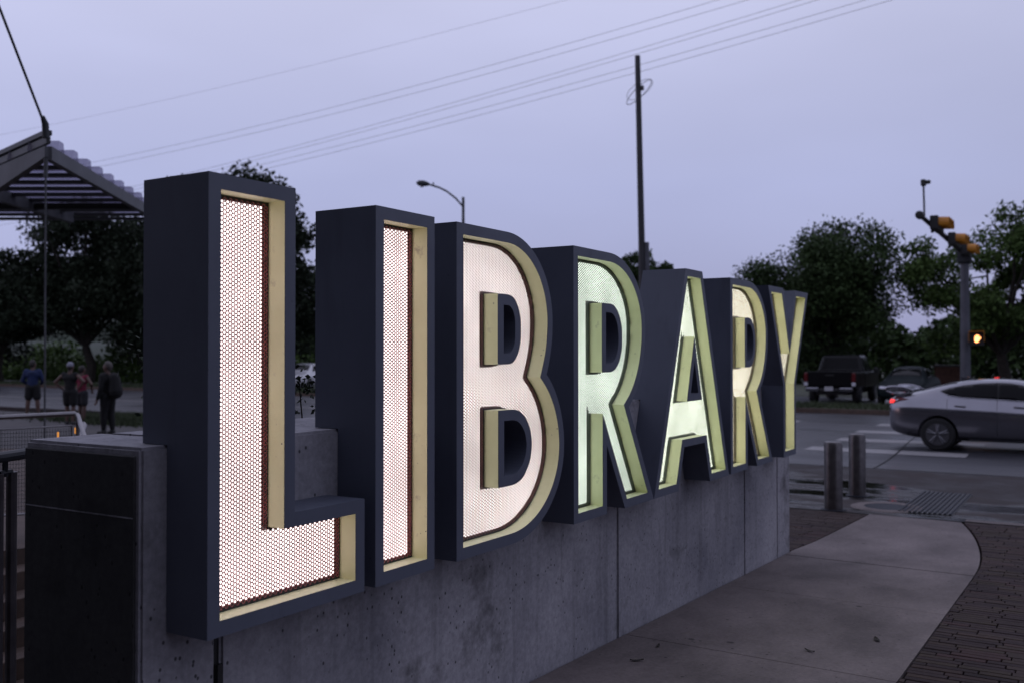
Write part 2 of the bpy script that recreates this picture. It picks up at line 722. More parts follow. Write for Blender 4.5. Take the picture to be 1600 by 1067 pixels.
# ================================================================== SETTING
PIT = [(0.35, 2.1), (3.55, 2.1), (3.55, 6.0), (0.35, 6.0)]
KERB = [(11.4, -60), (11.5, -8), (11.87, -1.45), (12.16, -0.78), (12.6, -0.09), (13.0, 0.71), (13.75, 2.0), (15.0, 4.6), (16.4, 9), (17.3, 15), (17.6, 22), (17.6, 120)]
terrain_outer = [(-1500, -1500), (1500, -1500), (1500, 1500), (-1500, 1500)]
mb = MB()
V, T = region([terrain_outer, PIT])
mb.add([(x, y, -0.06) for x, y in V], T)
struct(mb.build('ground', 'lawn'))

# road between the near kerb line and the far kerb
road = list(KERB) + [(33.5, 120), (32.6, 60), (30.2, 4), (30.0, -60)]
mb = MB()
V, T = region([road])
mb.add([(x, y, -0.02) for x, y in V], T)
road_o = struct(mb.build('road', 'asphalt'))
# worn concrete pan between the kerb line and the straight asphalt seam
pan = [(11.4, -60), (11.5, -8), (11.87, -1.45), (12.16, -0.78), (12.6, -0.09), (13.0, 0.71), (13.75, 2.0), (14.85, 4.29), (14.85, -60)]
mb = MB()
V, T = region([pan])
mb.add([(x, y, -0.012) for x, y in V], T)
struct(mb.build('gutter_pan', 'gutter'))
# seam joints in the road
mb = MB()
mb.box((14.88, -8, -0.006), (0.07, 40, 0.006))
mb.build('tar_seam', 'black', road_o)
mb = MB()
mb.tube([(15.0, 0.96, -0.02), (16.2, 1.0, -0.02), (17.6, 1.08, -0.02), (18.5, 1.14, -0.02), (19.6, 1.25, -0.02), (21.6, 1.40, -0.02), (25, 1.6, -0.02)], 0.02, 6)
mb.build('tar_crack', 'black', road_o)
# crosswalk bars
for (x0, x1, y0, y1) in [(17.6, 18.4, -0.14, 2.86), (20.05, 20.85, -0.2, 2.82), (22.6, 23.4, -0.2, 2.95), (25.2, 26.1, -0.1, 2.95), (27.6, 28.4, -0.1, 2.9), (25.2, 26.2, 5.1, 8.4)]:
    mb = MB()
    jag = 0.03
    mb.add([(x0, y0, -0.0145), (x1, y0 + jag, -0.0145), (x1, y1, -0.0145), (x0, y1 - jag, -0.0145)], [(0, 1, 2, 3)])
    mb.build('crosswalk_bar', 'paint', road_o)
mb = MB()
for dx in (0, 0.25):
    mb.box((23.9 + dx, 62, -0.0145), (0.11, 110, 0.003))
mb.build('centre_line', 'paint', road_o)

# near kerb along the street further up (a real step), flush ramp at the corner
mb = MB()
kp = [(13.9, 2.3), (15.0, 4.6), (16.4, 9), (17.3, 15), (17.6, 22), (17.6, 120)]
for a, b in zip(kp[:-1], kp[1:]):
    d = Vector((b[0] - a[0], b[1] - a[1])).normalized()
    n = Vector((-d.y, d.x)) * 0.16
    h0 = 0.02 if a[1] < 3 else 0.10
    mb.add([(a[0], a[1], -0.05), (b[0], b[1], -0.05), (b[0] + n.x, b[1] + n.y, -0.05), (a[0] + n.x, a[1] + n.y, -0.05),
            (a[0], a[1], h0), (b[0], b[1], 0.10), (b[0] + n.x, b[1] + n.y, 0.10), (a[0] + n.x, a[1] + n.y, h0)],
           [(4, 5, 6, 7), (0, 1, 5, 4), (2, 3, 7, 6), (1, 2, 6, 5), (3, 0, 4, 7)])
struct(mb.build('kerb', 'gutter', fixn=True))
mb = MB()
fk = [(30.0, -60), (30.2, 4), (32.6, 60), (33.5, 120)]
for a, b in zip(fk[:-1], fk[1:]):
    mb.add([(a[0], a[1], -0.05), (b[0], b[1], -0.05), (b[0] + .16, b[1], -0.05), (a[0] + .16, a[1], -0.05),
            (a[0], a[1], .13), (b[0], b[1], .13), (b[0] + .16, b[1], .13), (a[0] + .16, a[1], .13)],
           [(4, 5, 6, 7), (0, 1, 5, 4), (2, 3, 7, 6)])
struct(mb.build('far_kerb', 'brown', fixn=True))
# verge and car park beyond the street
mb = MB()
V, T = region([[(30.16, -60), (30.36, 4), (32.76, 60), (33.66, 120), (38, 120), (36.4, 60), (33.9, 4), (33.6, -60)]])
mb.add([(x, y, 0.11) for x, y in V], T)
struct(mb.build('verge', 'lawn'))
mb = MB()
V, T = region([[(33.6, -60), (33.9, 4), (36.4, 60), (38, 120), (52, 120), (46, 60), (41.5, 10), (41, -60)]])
mb.add([(x, y, 0.02) for x, y in V], T)
struct(mb.build('car_park', 'asphalt'))
# low hills beyond
for nm, dist, hh, seed in (('hills', 420, 15, 3), ('far_hills', 760, 44, 11)):
    rr = random.Random(seed)
    mb = MB()
    N = 90
    ph = [rr.uniform(0, 6.28) for _ in range(6)]
    vs = []
    for i in range(N + 1):
        a = math.radians(-50 + 170 * i / N)
        h = hh * (0.62 + 0.22 * math.sin(a * 5 + ph[0]) + 0.1 * math.sin(a * 13 + ph[1]) + 0.06 * math.sin(a * 41 + ph[2]) + 0.04 * math.sin(a * 97 + ph[3]))
        for dd, k in ((0, 0.0), (40, .6), (110, 1.0), (260, 0.9)):
            vs.append(((dist + dd) * math.cos(a), (dist + dd) * math.sin(a), -0.2 + h * k + (rr.uniform(-.6, .6) if k else 0)))
    fs = [(i * 4 + k, (i + 1) * 4 + k, (i + 1) * 4 + k + 1, i * 4 + k + 1) for i in range(N) for k in range(3)]
    mb.add(vs, fs)
    struct(mb.build(nm, 'hill', smooth=True, fixn=True))

# ---------------------------------------------------------------- paving round the sign
WX0, WX1, WY0, WY1, WTOP = -0.097, 7.15, 0.192, 0.803, 1.596
# wet corner apron, X 10 .. kerb line
apron = [(9.95, -60), (11.4, -60), (11.5, -8), (11.87, -1.45), (12.16, -0.78), (12.6, -0.09), (13.0, 0.71), (13.75, 2.0), (15.0, 4.6), (15.0, 6.0), (9.95, 6.0)]
mb = MB()
V, T = region([apron])
mb.add([(x, y, 0.0) for x, y in V], T)
ap = struct(mb.build('corner_apron', 'wetwalk'))
# plaza behind the sign, with the stairwell opening
plaza = [(-40, 0.185), (-0.105, 0.185), (-0.105, 0.5), (9.95, 0.5), (9.95, 6.0), (15.0, 6.0), (16.1, 9.2), (17.0, 15), (17.3, 22), (17.3, 120), (-40, 120)]
sheet('plaza', [plaza, PIT], 'plaza', -0.03)
sheet('terrace', [[(-4, 6.02), (3.6, 6.02), (9.5, 9.0), (9.5, 17), (-4, 17)]], 'brown', -0.024)
sheet('forecourt_bed', [[(-40, -60), (9.95, -60), (9.95, 0.5), (-40, 0.5)]], 'mortar', -0.045)

# concrete walk: separate slabs with open joints
walk = bpy.data.objects.new('sidewalk', None)
COL.objects.link(walk)
struct(walk)
EDGE = lambda x: -1.42 if x < 7.0 else -1.42 + 0.012 * (x - 7) + 0.048 * (x - 7) ** 2 if x < 10 else -0.95
jx = [-6.0, -3.9, -2.1, -0.2, 1.6, 3.45, 5.28, 6.95, 9.95]
for i, (a, b) in enumerate(zip(jx[:-1], jx[1:])):
    g = 0.005
    n = 10
    a, b = a + g, b - g
    top, bot = [], []
    for k in range(n + 1):
        x = a + (b - a) * k / n
        yb = EDGE(x)
        yt = WY0 - 0.012 if x < 7.15 else max(0.19 - 0.06 * (x - 7.15), 0.03)
        sk = -0.06 * (0.2 - yb) / 1.6  # joints run slightly askew
        bot.append((x + (sk if 0 < i else 0), yb))
        top.append((x, yt))
    L = bot + top[::-1]
    mb = MB()
    N = len(L)
    lift = RND.uniform(-0.002, 0.002)
    vs = [(x, y, gz(x) + lift) for x, y in L] + [(x, y, gz(x) - 0.10) for x, y in L]
    fs = [(k, k + 1, 2 * n + 1 - k - 1, 2 * n + 1 - k) for k in range(n)]
    fs += [(k, (k + 1) % N, N + (k + 1) % N, N + k) for k in range(N)]
    mb.add(vs, fs)
    mb.build('slab', 'walk', walk, fixn=True)

# brick pavers: right of the walk and the patch past the end of the wall
pav = bpy.data.objects.new('brick_paving', None)
COL.objects.link(pav)
struct(pav)
BW, BL = 0.067, 0.270
var = []
for k in range(4):
    m = MB()
    m.box((0, 0, -0.028), (BW - 0.010, BL - 0.009, 0.06), bev=0.003)
    me_o = m.build('brick', 'brick')
    var.append(me_o.data)
    bpy.data.objects.remove(me_o)
CP = Vector((-2.07, -2.39, 1.886))
spots = []
for ix in range(-90, 99):
    x = 3.3 + ix * BW
    if x > 9.9:
        continue
    off = RND.uniform(-.5, .5) * BL
    for iy in range(-30, 16):
        y = -1.5 + iy * BL + off
        e_ = EDGE(x) - 0.008
        right = y - BL / 2 < e_ - 0.012
        patch = x > 7.24 and y + BL / 2 > (max(0.19 - 0.06 * (x - 7.15), 0.03) + 0.03) and y < 2.6
        if not (right or patch):
            continue
        lo, hi = y - BL / 2, y + BL / 2
        if right and y < e_:
            hi = min(hi, e_)
        elif right:
            hi = min(hi, e_)
        if patch and not right:
            lo = max(lo, max(0.19 - 0.06 * (x - 7.15), 0.03) + 0.012)
        if hi - lo < 0.014:
            continue
        p = Vector((x, (lo + hi) / 2, gz(x)))
        d = p - CP
        dz = d.dot(fw)
        vis = False
        if dz > 1:
            u = d.dot(rt) / dz * 1513
            v = -d.dot(up) / dz * 1513
            vis = abs(u) < 808 and abs(v) < 545 and not (y > 0.2 and x < 7.3)
            # hidden by the wall
            if y > 0.8 and u < 428:
                vis = False
        spots.append((vis, dz, x, lo, hi))
spots.sort(key=lambda s: (not s[0], s[1]))
nb = sum(1 for s in spots if s[0])
rest = MB()
for i, (vis, dz, x, lo, hi) in enumerate(spots):
    h = gz(x) + RND.uniform(-0.0025, 0.0015)
    full = hi - lo > BL - 0.002
    if vis and i < 300:
        o = bpy.data.objects.new('brick', var[RND.randrange(4)])
        COL.objects.link(o)
        o.location = (x, (lo + hi) / 2, h)
        o.scale = (1, (hi - lo) / BL, 1)
        o.rotation_euler = (RND.uniform(-.004, .004), math.radians(1.9) if x < 7.9 else 0, RND.uniform(-.008, .008))
        o.parent = pav
    else:
        rest.box((x, (lo + hi) / 2, h - 0.028), (BW - .010, hi - lo - .009, 0.06))
ro = rest.build('brick_field', 'brick', pav)
ro['kind'] = 'stuff'
# pale band at the apron edge
mb = MB()
mb.box((10.03, -8.0, 0.001), (0.16, 14.0, 0.012))
struct(mb.build('edge_band', 'walk'))

# ---------------------------------------------------------------- stairwell behind the sign
mb = MB()
zt, zb = 0.40, -2.6
for (a, b) in zip(PIT, PIT[1:] + PIT[:1]):
    mb.add([(a[0], a[1], zb), (b[0], b[1], zb), (b[0], b[1], gz(b[0]) - 0.025), (a[0], a[1], gz(a[0]) - 0.025)], [(0, 1, 2, 3)])
mb.add([(p[0], p[1], zb) for p in PIT], [(0, 1, 2, 3)])
struct(mb.build('stairwell', 'brown'))
mb = MB()
st = thing('stair_flight', 'brown stone steps going down behind the concrete sign wall', 'stairs', (1.9, 4.0, zb))
for k in range(13):
    m = MB()
    zt_ = gz(3) - 0.16 * (k + 1)
    m.box((1.95, 5.98 - 0.28 * (k + 0.5), (zt_ + zb) / 2), (2.9, 0.275, zt_ - zb), bev=0.006)
    m.build('step', 'brown', st)


def thing_w(name, label, cat, loc, group=None):
    return thing(name, label, cat, loc, 0, group)


# stair handrails
hr = thing('stair_handrail', 'stainless stair handrail sloping down from the end of the guardrail', 'handrail', (3.6, 6.1, 0.2), group='stair handrails')
m = MB()
m.tube([(3.86, 6.33, 1.30), (3.80, 6.22, 1.29), (3.45, 5.5, 0.93), (2.9, 4.4, 0.32), (2.2, 2.9, -0.5)], 0.022, 8)
m.build('rail', 'steel', hr, smooth=True)
for p in ((3.78, 6.2, 1.28), (2.85, 4.3, 0.27)):
    m = MB()
    m.tube([(p[0], p[1], p[2] - 1.05), p], 0.018, 8)
    m.build('post', 'steel', hr, smooth=True)
hr2 = thing('stair_handrail', 'shorter stainless stair handrail standing free beyond the guardrail corner', 'handrail', (3.9, 6.5, 0.2), group='stair handrails')
m = MB()
m.tube([(4.16, 6.66, 1.18), (4.12, 6.58, 1.17), (3.9, 6.36, 1.0), (3.3, 5.1, 0.35), (2.5, 3.4, -0.55)], 0.022, 8)
m.build('rail', 'steel', hr2, smooth=True)
m = MB()
m.tube([(4.1, 6.56, 0.1), (4.1, 6.56, 1.16)], 0.018, 8)
m.build('post', 'steel', hr2, smooth=True)
for (p, lb) in (((3.79, 6.25, 1.15), 'small warm orange lamp glowing between the two stair handrails'), ((3.52, 6.12, 1.13), 'small warm orange lamp glowing at the end of the mesh guardrail')):
    sl = thing('step_lamp', lb, 'lamp', (p[0], p[1], gz(p[0])))
    m = MB()
    m.tube([(p[0], p[1], gz(p[0])), (p[0], p[1], p[2] - 0.05)], 0.012, 6)
    m.build('stem', 'darkmetal', sl)
    m = MB()
    m.lathe([(0.004, -0.03), (0.008, -0.025), (0.008, 0.025), (0.004, 0.03)], p, 10)
    m.build('lens', 'steplit', sl, smooth=True)

# guardrail with mesh panels
gr = thing('guardrail', 'stainless guardrail with framed mesh panels along the plaza stair', 'guardrail', (3.3, 6.7, 0.17))
A, B = Vector((1.6, 7.75, 0)), Vector((3.85, 6.35, 0))
m = MB()
m.tube([(A.x, A.y, 1.24), (B.x, B.y, 1.31), (B.x + .03, B.y - .02, 1.28)], 0.024, 8)
m.build('rail', 'steel', gr, smooth=True)
for t in (0.02, 0.36, 0.72):
    p = A.lerp(B, t)
    m = MB()
    m.tube([(p.x, p.y, gz(p.x) - .04), (p.x, p.y, 1.24 + .07 * t)], 0.025, 8)
    m.build('post', 'steel', gr, smooth=True)
for t0, t1 in ((0.05, 0.33), (0.39, 0.69), (0.75, 0.99)):
    p, q = A.lerp(B, t0), A.lerp(B, t1)
    z1, z0 = 1.12 + .07 * t0, 0.35
    m = MB()
    m.tube([(p.x, p.y, z0), (p.x, p.y, z1), (q.x, q.y, z1 + .02), (q.x, q.y, z0), (p.x, p.y, z0)], 0.014, 6)
    fr = m.build('panel_frame', 'steel', gr, smooth=True)
    m = MB()
    for k in range(1, 22):
        z = z0 + (z1 - z0) * k / 22
        m.tube([(p.x, p.y, z), (q.x, q.y, z)], 0.002, 4, cap=False)
    for k in range(1, 26):
        w = p.lerp(q, k / 26)
        m.tube([(w.x, w.y, z0), (w.x, w.y, z1)], 0.002, 4, cap=False)
    m.build('mesh_infill', 'darkmetal', fr)

# near handrail against the back of the wall
nh = thing('wall_handrail', 'dark round handrail on twin posts behind the wall end', 'handrail', (0.06, 1.2, gz(0)))
m = MB()
m.tube([(-1.6, 0.55, 1.50), (-0.05, 1.12, 1.505), (0.35, 1.27, 1.507), (1.2, 1.5, 1.51)], 0.021, 10)
m.build('rail', 'darkmetal', nh, smooth=True)
for dx, r in ((-0.035, 0.02), (0.035, 0.02)):
    m = MB()
    m.tube([(0.06 + dx, 1.19 + dx * .4, gz(0) - .03), (0.06 + dx, 1.19 + dx * .4, 1.44)], r, 10)
    m.build('post', 'bollard', nh, smooth=True)
m = MB()
m.lathe([(0.006, -.03), (0.011, -.03), (0.011, .045), (0.006, .05)], (0.06, 1.19, 1.455), 8)
m.build('bracket', 'darkmetal', nh)
m = MB()
m.tube([(0.03, 1.18, 1.44), (0.09, 1.2, 1.44)], 0.012, 6)
m.build('post_cap', 'darkmetal', nh)

# ---------------------------------------------------------------- library block out of view behind left, added to keep the letters' left sides dark
lib = thing('unseen_library_block', 'long dark panelled library block out of view, added to shade the left letter sides', 'building', (-12.0, 2.0, 0))
m = MB()
m.box((-12.0, 2.0, 6.3), (10.0, 44.0, 13.2))
m.build('wall', 'cladding', lib)
m = MB()
m.box((-12.0, 2.0, 13.05), (10.8, 44.8, 0.35))
m.build('roof', 'beam', lib)
for fl in range(3):
    for k in range(11):
        yy = -17.8 + k * 3.96
        m = MB()
        m.box((-6.98, yy, 2.2 + fl * 3.9), (0.06, 3.0, 2.3))
        w_ = m.build('window', 'glass', lib)
        m = MB()
        m.box((-6.96, yy, 1.02 + fl * 3.9), (0.22, 3.1, 0.08))
        m.build('sill', 'beam', w_)

# ---------------------------------------------------------------- the concrete wall
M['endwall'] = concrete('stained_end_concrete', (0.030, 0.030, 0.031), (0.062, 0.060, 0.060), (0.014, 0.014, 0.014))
wall = thing('concrete_wall', 'low grey cast concrete wall carrying the big illuminated letters', 'wall', (3.5, 0.5, 0.0))
cuts = [WX0, 0.215, 3.36, 5.81, 6.745, WX1]
core = MB()
core.box(((WX0 + WX1) / 2, (WY0 + WY1) / 2, 0.3), (WX1 - WX0 - 0.05, WY1 - WY0 - 0.03, 2 * (WTOP - 0.015 - 0.3)))
core.build('joint_core', 'black', wall)
for i, (a, b) in enumerate(zip(cuts[:-1], cuts[1:])):
    ga = 0.0 if i == 0 else 0.006
    gb = 0.0 if i == len(cuts) - 2 else 0.006
    if i == 0:
        gb = 0.012
    if i == 1:
        ga = 0.012
    a, b = a + ga, b - gb
    bm = bmesh.new()
    bmesh.ops.create_cube(bm, size=1)
    for v in bm.verts:
        v.co = ((a + b) / 2 + v.co.x * (b - a), (WY0 + WY1) / 2 + v.co.y * (WY1 - WY0), -0.6 + (v.co.z + .5) * (WTOP + 0.6))
    bmesh.ops.subdivide_edges(bm, edges=[e for e in bm.edges], cuts=6, use_grid_fill=True)
    sharp = [e for e in bm.edges if e.calc_face_angle(0) > 1.0]
    bmesh.ops.bevel(bm, geom=sharp, offset=0.010, segments=2, affect='EDGES')
    rr = random.Random(i)
    for v in bm.verts:
        if v.co.z > WTOP - 0.02:
            v.co.z -= 0.0
        v.co += Vector((0, rr.uniform(-.0006, .0006), rr.uniform(-.0006, .0006)))
    me = bpy.data.meshes.new('panel')
    for v in bm.verts:
        v.co -= wall.location
    bm.to_mesh(me)
    bm.free()
    me.materials.append(M['wall'])
    o = bpy.data.objects.new('panel', me)
    COL.objects.link(o)
    o.parent = wall
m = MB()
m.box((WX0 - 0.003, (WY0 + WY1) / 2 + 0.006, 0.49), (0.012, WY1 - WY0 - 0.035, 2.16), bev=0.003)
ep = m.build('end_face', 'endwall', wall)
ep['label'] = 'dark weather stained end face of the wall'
m = MB()
m.box((WX0 - 0.009, (WY0 + WY1) / 2 + 0.006, 1.375), (0.002, WY1 - WY0 - 0.04, 0.004))
m.build('form_line', 'wall', wall)
m = MB()
m.box((0.215, WY0 - 0.004, 0.48), (0.020, 0.012, 0.72))
m.build('joint_strip', 'black', wall)

# ---------------------------------------------------------------- the letters
ZB = 1.0          # underside of the letters
FR = 0.05         # frame width
REC = 0.078       # depth of the recess in front of the screen
D_LOW, D_TOP = 0.190, 0.31
NOTCH = WTOP - ZB + 0.002
PITCH, HOLE, THK = 0.0141, 0.0052, 0.0012


def D_hole(x0, x1, z0, z1, k=0.35):
    xs = x0 + (x1 - x0) * k
    zm = (z0 + z1) / 2
    rx = x1 - xs
    rz = (z1 - z0) / 2
    ry = min(rz, rx * 1.25)
    L = [(x0, z0)] + ell(xs, z0 + ry, rx, ry, -90, 0, 12) + ell(xs, z1 - ry, rx, ry, 0, 90, 12) + [(x0, z1)]
    out = [L[0]]
    for p in L[1:]:
        if (Vector(p) - Vector(out[-1])).length > 1e-4:
            out.append(p)
    return out


SH = {}
SH['L'] = ([[(0, 0), (.747, 0), (.747, .347), (.380, .347), (.380, 1.46), (0, 1.46)]], [])
SH['I'] = ([[(0, 0), (.381, 0), (.381, 1.46), (0, 1.46)]], [])
bx = 1.353
Bo = [(0, 0)] + ell(1.80 - bx, .43, .52, .43, -90, 0, 22) + [p for p in ell(1.80 - bx, .43, .52, .474, 0, 49.4, 12)][1:-1] + [(2.138 - bx, .79)] \
    + [p for p in ell(1.77 - bx, 1.05, .43, .50, -31.4, 0, 9)][1:] + ell(1.77 - bx, 1.05, .43, .41, 0, 90, 22)[1:] + [(0, 1.46)]
SH['B'] = ([Bo], [D_hole(1.735 - bx, 1.838 - bx, .892, 1.118), D_hole(1.738 - bx, 1.942 - bx, .326, .581)])
rx0 = 2.426
Ro = [(0, 0), (.394, 0), (.394, .385), (.632, 0), (1.049, 0), (.689, .584)] \
    + ell(2.86 - rx0, 1.04, .493, .533, -58.8, 0, 14)[1:] + ell(2.86 - rx0, 1.04, .493, .42, 0, 90, 22)[1:] + [(0, 1.46)]
SH['R'] = ([Ro], [D_hole(.386, .549, .839, 1.123)])
A_ = 0.694
sl_ = .541 / 1.46
SH['A'] = ([[(0, 0), (.40, 0), (.40 + sl_ * .278, .278), (2 * A_ - .40 - sl_ * .278, .278), (2 * A_ - .40, 0), (2 * A_, 0), (A_ + .1535, 1.46), (A_ - .1535, 1.46)]],
           [[(A_ - .072, .627), (A_ + .072, .627), (A_, .848)]])
yw = 1.245
SH['Y'] = ([[(.43, 0), (.815, 0), (.815, .62), (yw, 1.46), (yw - .432, 1.46), (.6225, 1.02), (.432, 1.46), (0, 1.46), (.43, .62)]], [])

TINT = {'pink': ((1.0, 0.85, 0.84), 2.4), 'rose': ((1.0, 0.91, 0.88), 1.95), 'green': ((0.89, 1.0, 0.87), 2.1), 'lime': ((0.94, 1.0, 0.83), 2.9), 'warm': ((1.0, 0.94, 0.77), 2.7)}
for k, (c, s) in TINT.items():
    # lamps behind the diffuser burn unevenly
    t = NT('light_panel_' + k)
    t.base(tuple(x * .3 for x in c))
    t.b.inputs['Emission Color'].default_value = (*c, 1)
    mr_ = t.n('ShaderNodeMapRange')
    mr_.inputs['From Min'].default_value = 0.32
    mr_.inputs['From Max'].default_value = 0.68
    mr_.inputs['To Min'].default_value = s * 0.78
    mr_.inputs['To Max'].default_value = s * 1.25
    t.l(t.noise(3.2, 3, 0.55), mr_.inputs['Value'])
    t.l(mr_.outputs[0], t.b.inputs['Emission Strength'])
    M['glow_' + k] = t.m



def perforated(name, loops_in, y, parent, x0, mat):
    """hexagonally perforated sheet over the even-odd region of loops_in"""
    P, H, TK = PITCH, HOLE, THK
    xs = [p[0] for p in loops_in[0]]
    zs = [p[1] for p in loops_in[0]]
    segs = np.array([(L[i][0], L[i][1], L[(i + 1) % len(L)][0], L[(i + 1) % len(L)][1]) for L in loops_in for i in range(len(L))])
    cw = P * math.sqrt(3) / 2
    nx = int((max(xs) - min(xs)) / cw) + 4
    nz = int((max(zs) - min(zs)) / P) + 4
    gx, gzz = np.meshgrid(np.arange(nx) - 1, np.arange(nz) - 1, indexing='ij')
    cx = min(xs) + gx * cw
    cz = min(zs) + gzz * P + (gx % 2) * P / 2
    C = np.stack([cx.ravel(), cz.ravel()], 1)
    # distance to the outline and even-odd test
    a = segs[:, :2]
    b = segs[:, 2:]
    ab = b - a
    L2 = (ab ** 2).sum(1)
    d = np.full(len(C), 9.0)
    ins = np.zeros(len(C), bool)
    for i in range(len(segs)):
        t = np.clip(((C - a[i]) @ ab[i]) / L2[i], 0, 1)
        q = a[i] + t[:, None] * ab[i]
        d = np.minimum(d, np.hypot(*(C - q).T))
        cond = (a[i, 1] > C[:, 1]) != (b[i, 1] > C[:, 1])
        xx = (b[i, 0] - a[i, 0]) * (C[:, 1] - a[i, 1]) / (b[i, 1] - a[i, 1] + 1e-12) + a[i, 0]
        ins ^= cond & (C[:, 0] < xx)
    holes = ins & (d > H * 1.5)
    solid = (~holes) & (ins | (d < P * 0.62))
    an = np.radians(np.arange(12) * 30)
    R6 = P / math.sqrt(3)
    ro_ = np.where(np.arange(12) % 2 == 0, R6, R6 * math.cos(PI / 6))
    outer = np.stack([ro_ * np.cos(an), ro_ * np.sin(an)], 1)
    inner = np.stack([H * np.cos(an), H * np.sin(an)], 1)
    hc = C[holes]
    n = len(hc)
    V = np.zeros((n, 36, 3), np.float32)
    V[:, 0:12, 0] = hc[:, None, 0] + outer[None, :, 0]
    V[:, 0:12, 2] = hc[:, None, 1] + outer[None, :, 1]
    V[:, 12:24, 0] = hc[:, None, 0] + inner[None, :, 0]
    V[:, 12:24, 2] = hc[:, None, 1] + inner[None, :, 1]
    V[:, 24:36] = V[:, 12:24]
    V[:, 24:36, 1] = TK
    k = np.arange(12)
    k1 = (k + 1) % 12
    Fq = np.concatenate([np.stack([k, k1, 12 + k1, 12 + k], 1), np.stack([12 + k, 12 + k1, 24 + k1, 24 + k], 1)])
    F = (Fq[None] + (np.arange(n) * 36)[:, None, None]).reshape(-1, 4)
    V = V.reshape(-1, 3)
    sc_ = C[solid]
    m_ = len(sc_)
    hexv = np.stack([R6 * np.cos(np.radians(np.arange(6) * 60)), R6 * np.sin(np.radians(np.arange(6) * 60))], 1)
    V2 = np.zeros((m_, 6, 3), np.float32)
    V2[:, :, 0] = sc_[:, None, 0] + hexv[None, :, 0]
    V2[:, :, 2] = sc_[:, None, 1] + hexv[None, :, 1]
    F2 = (np.array([[0, 1, 2, 3], [0, 3, 4, 5]])[None] + (np.arange(m_) * 6)[:, None, None]).reshape(-1, 4) + len(V)
    V = np.concatenate([V, V2.reshape(-1, 3)])
    F = np.concatenate([F, F2])
    V = V + np.array([x0, y, ZB], np.float32)
    o = fast_mesh(name, V, F, mat, parent)
    o.data.materials.append(M['black'])  # solid border cells painted black for the shadow round the screen edge
    mi = np.zeros(len(F), np.int32)
    mi[n * 24:] = 1
    o.data.polygons.foreach_set('material_index', mi)
    return o


def make_letter(key, x0, label, glow):
    outs, holes = SH[key]
    outer = ccw(outs[0])
    holes = [ccw(h) for h in holes]
    inn = offset(outer, FR)
    isl = [offset(h, -FR) for h in holes]
    root = thing('sign_letter', label, 'letter', (x0, 0.0, ZB))
    body = MB()
    pt = lambda p, y: (x0 + p[0], y, ZB + p[1])
    # front frame
    V, T = region([outer, inn])
    body.add([pt(p, 0) for p in V], T)
    for h, s in zip(holes, isl):
        V, T = region([s, h])
        body.add([pt(p, 0) for p in V], T)
    # sides, cut back where the letter sits over the wall
    for L in [outer] + holes:
        for i in range(len(L)):
            a, b = L[i], L[(i + 1) % len(L)]
            pts = [a, b]
            if (a[1] - NOTCH) * (b[1] - NOTCH) < -1e-9:
                t = (NOTCH - a[1]) / (b[1] - a[1])
                pts = [a, (a[0] + (b[0] - a[0]) * t, NOTCH), b]
            for p, q in zip(pts[:-1], pts[1:]):
                dd = D_TOP if (p[1] + q[1]) / 2 > NOTCH else D_LOW
                body.add([pt(p, 0), pt(q, 0), pt(q, dd), pt(p, dd)], [(0, 1, 2, 3)])
    # back plates
    V, T = region([outer] + holes, [((-1, NOTCH), (2, NOTCH))])
    for tri in T:
        cz = sum(V[i][1] for i in tri) / len(tri)
        dd = D_TOP if cz > NOTCH else D_LOW
        body.add([pt(V[i], dd) for i in tri], [tuple(range(len(tri)))])
    # seat of the notch on the wall top
    xs = sorted(set(x for L in [outer] + holes for i in range(len(L)) for x in
                    ([L[i][0] + (L[(i + 1) % len(L)][0] - L[i][0]) * (NOTCH - L[i][1]) / (L[(i + 1) % len(L)][1] - L[i][1])]
                     if (L[i][1] - NOTCH) * (L[(i + 1) % len(L)][1] - NOTCH) < 0 else [])))
    for a, b in zip(xs[0::2], xs[1::2]):
        body.add([pt((a, NOTCH), D_LOW), pt((b, NOTCH), D_LOW), pt((b, NOTCH), D_TOP), pt((a, NOTCH), D_TOP)], [(0, 1, 2, 3)])
    body.build('letter_body', 'letter', root)
    # cream painted returns
    lin = MB()
    for L in [inn] + isl:
        for i in range(len(L)):
            a, b = L[i], L[(i + 1) % len(L)]
            lin.add([pt(a, 0.0015), pt(b, 0.0015), pt(b, REC + .001), pt(a, REC + .001)], [(0, 1, 2, 3)])
    lin.build('return_lining', 'lining', root)
    lb = MB()
    for L in [inn] + isl:
        for i in range(len(L)):
            a, b = L[i], L[(i + 1) % len(L)]
            lb.add([pt(a, REC + .001), pt(b, REC + .001), pt(b, 0.13), pt(a, 0.13)], [(0, 1, 2, 3)])
    V, T = region([inn] + isl)
    lb.add([pt(p, 0.13) for p in V], T)
    lb.build('light_box', 'black', root)
    # glowing diffuser and perforated screen
    V, T = region([offset(inn, .014)] + [offset(h, -FR - .014) for h in holes])
    gl = MB()
    gl.add([pt(p, REC + 0.016) for p in V], T)
    gl.build('light_panel', 'glow_' + glow, root)
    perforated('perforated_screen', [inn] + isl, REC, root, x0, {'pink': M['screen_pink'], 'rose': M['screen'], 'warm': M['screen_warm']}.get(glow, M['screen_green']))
    return root


make_letter('L', 0.0, 'illuminated letter L with pink white perforated face, first letter of the sign', 'pink')
make_letter('I', 0.811, 'illuminated letter I with pink white perforated face, a plain upright bar', 'pink')
make_letter('B', 1.353, 'illuminated letter B with rose white perforated face and two counters', 'rose')
make_letter('R', 2.426, 'illuminated letter R with pale green perforated face, between the B and the A', 'green')
make_letter('A', 3.481, 'illuminated letter A with bright lime white perforated face', 'lime')
make_letter('R', 4.914, 'illuminated letter R with warm cream face, between the A and the Y', 'warm')
make_letter('Y', 5.862, 'illuminated letter Y with warm cream face, last letter of the sign', 'warm')

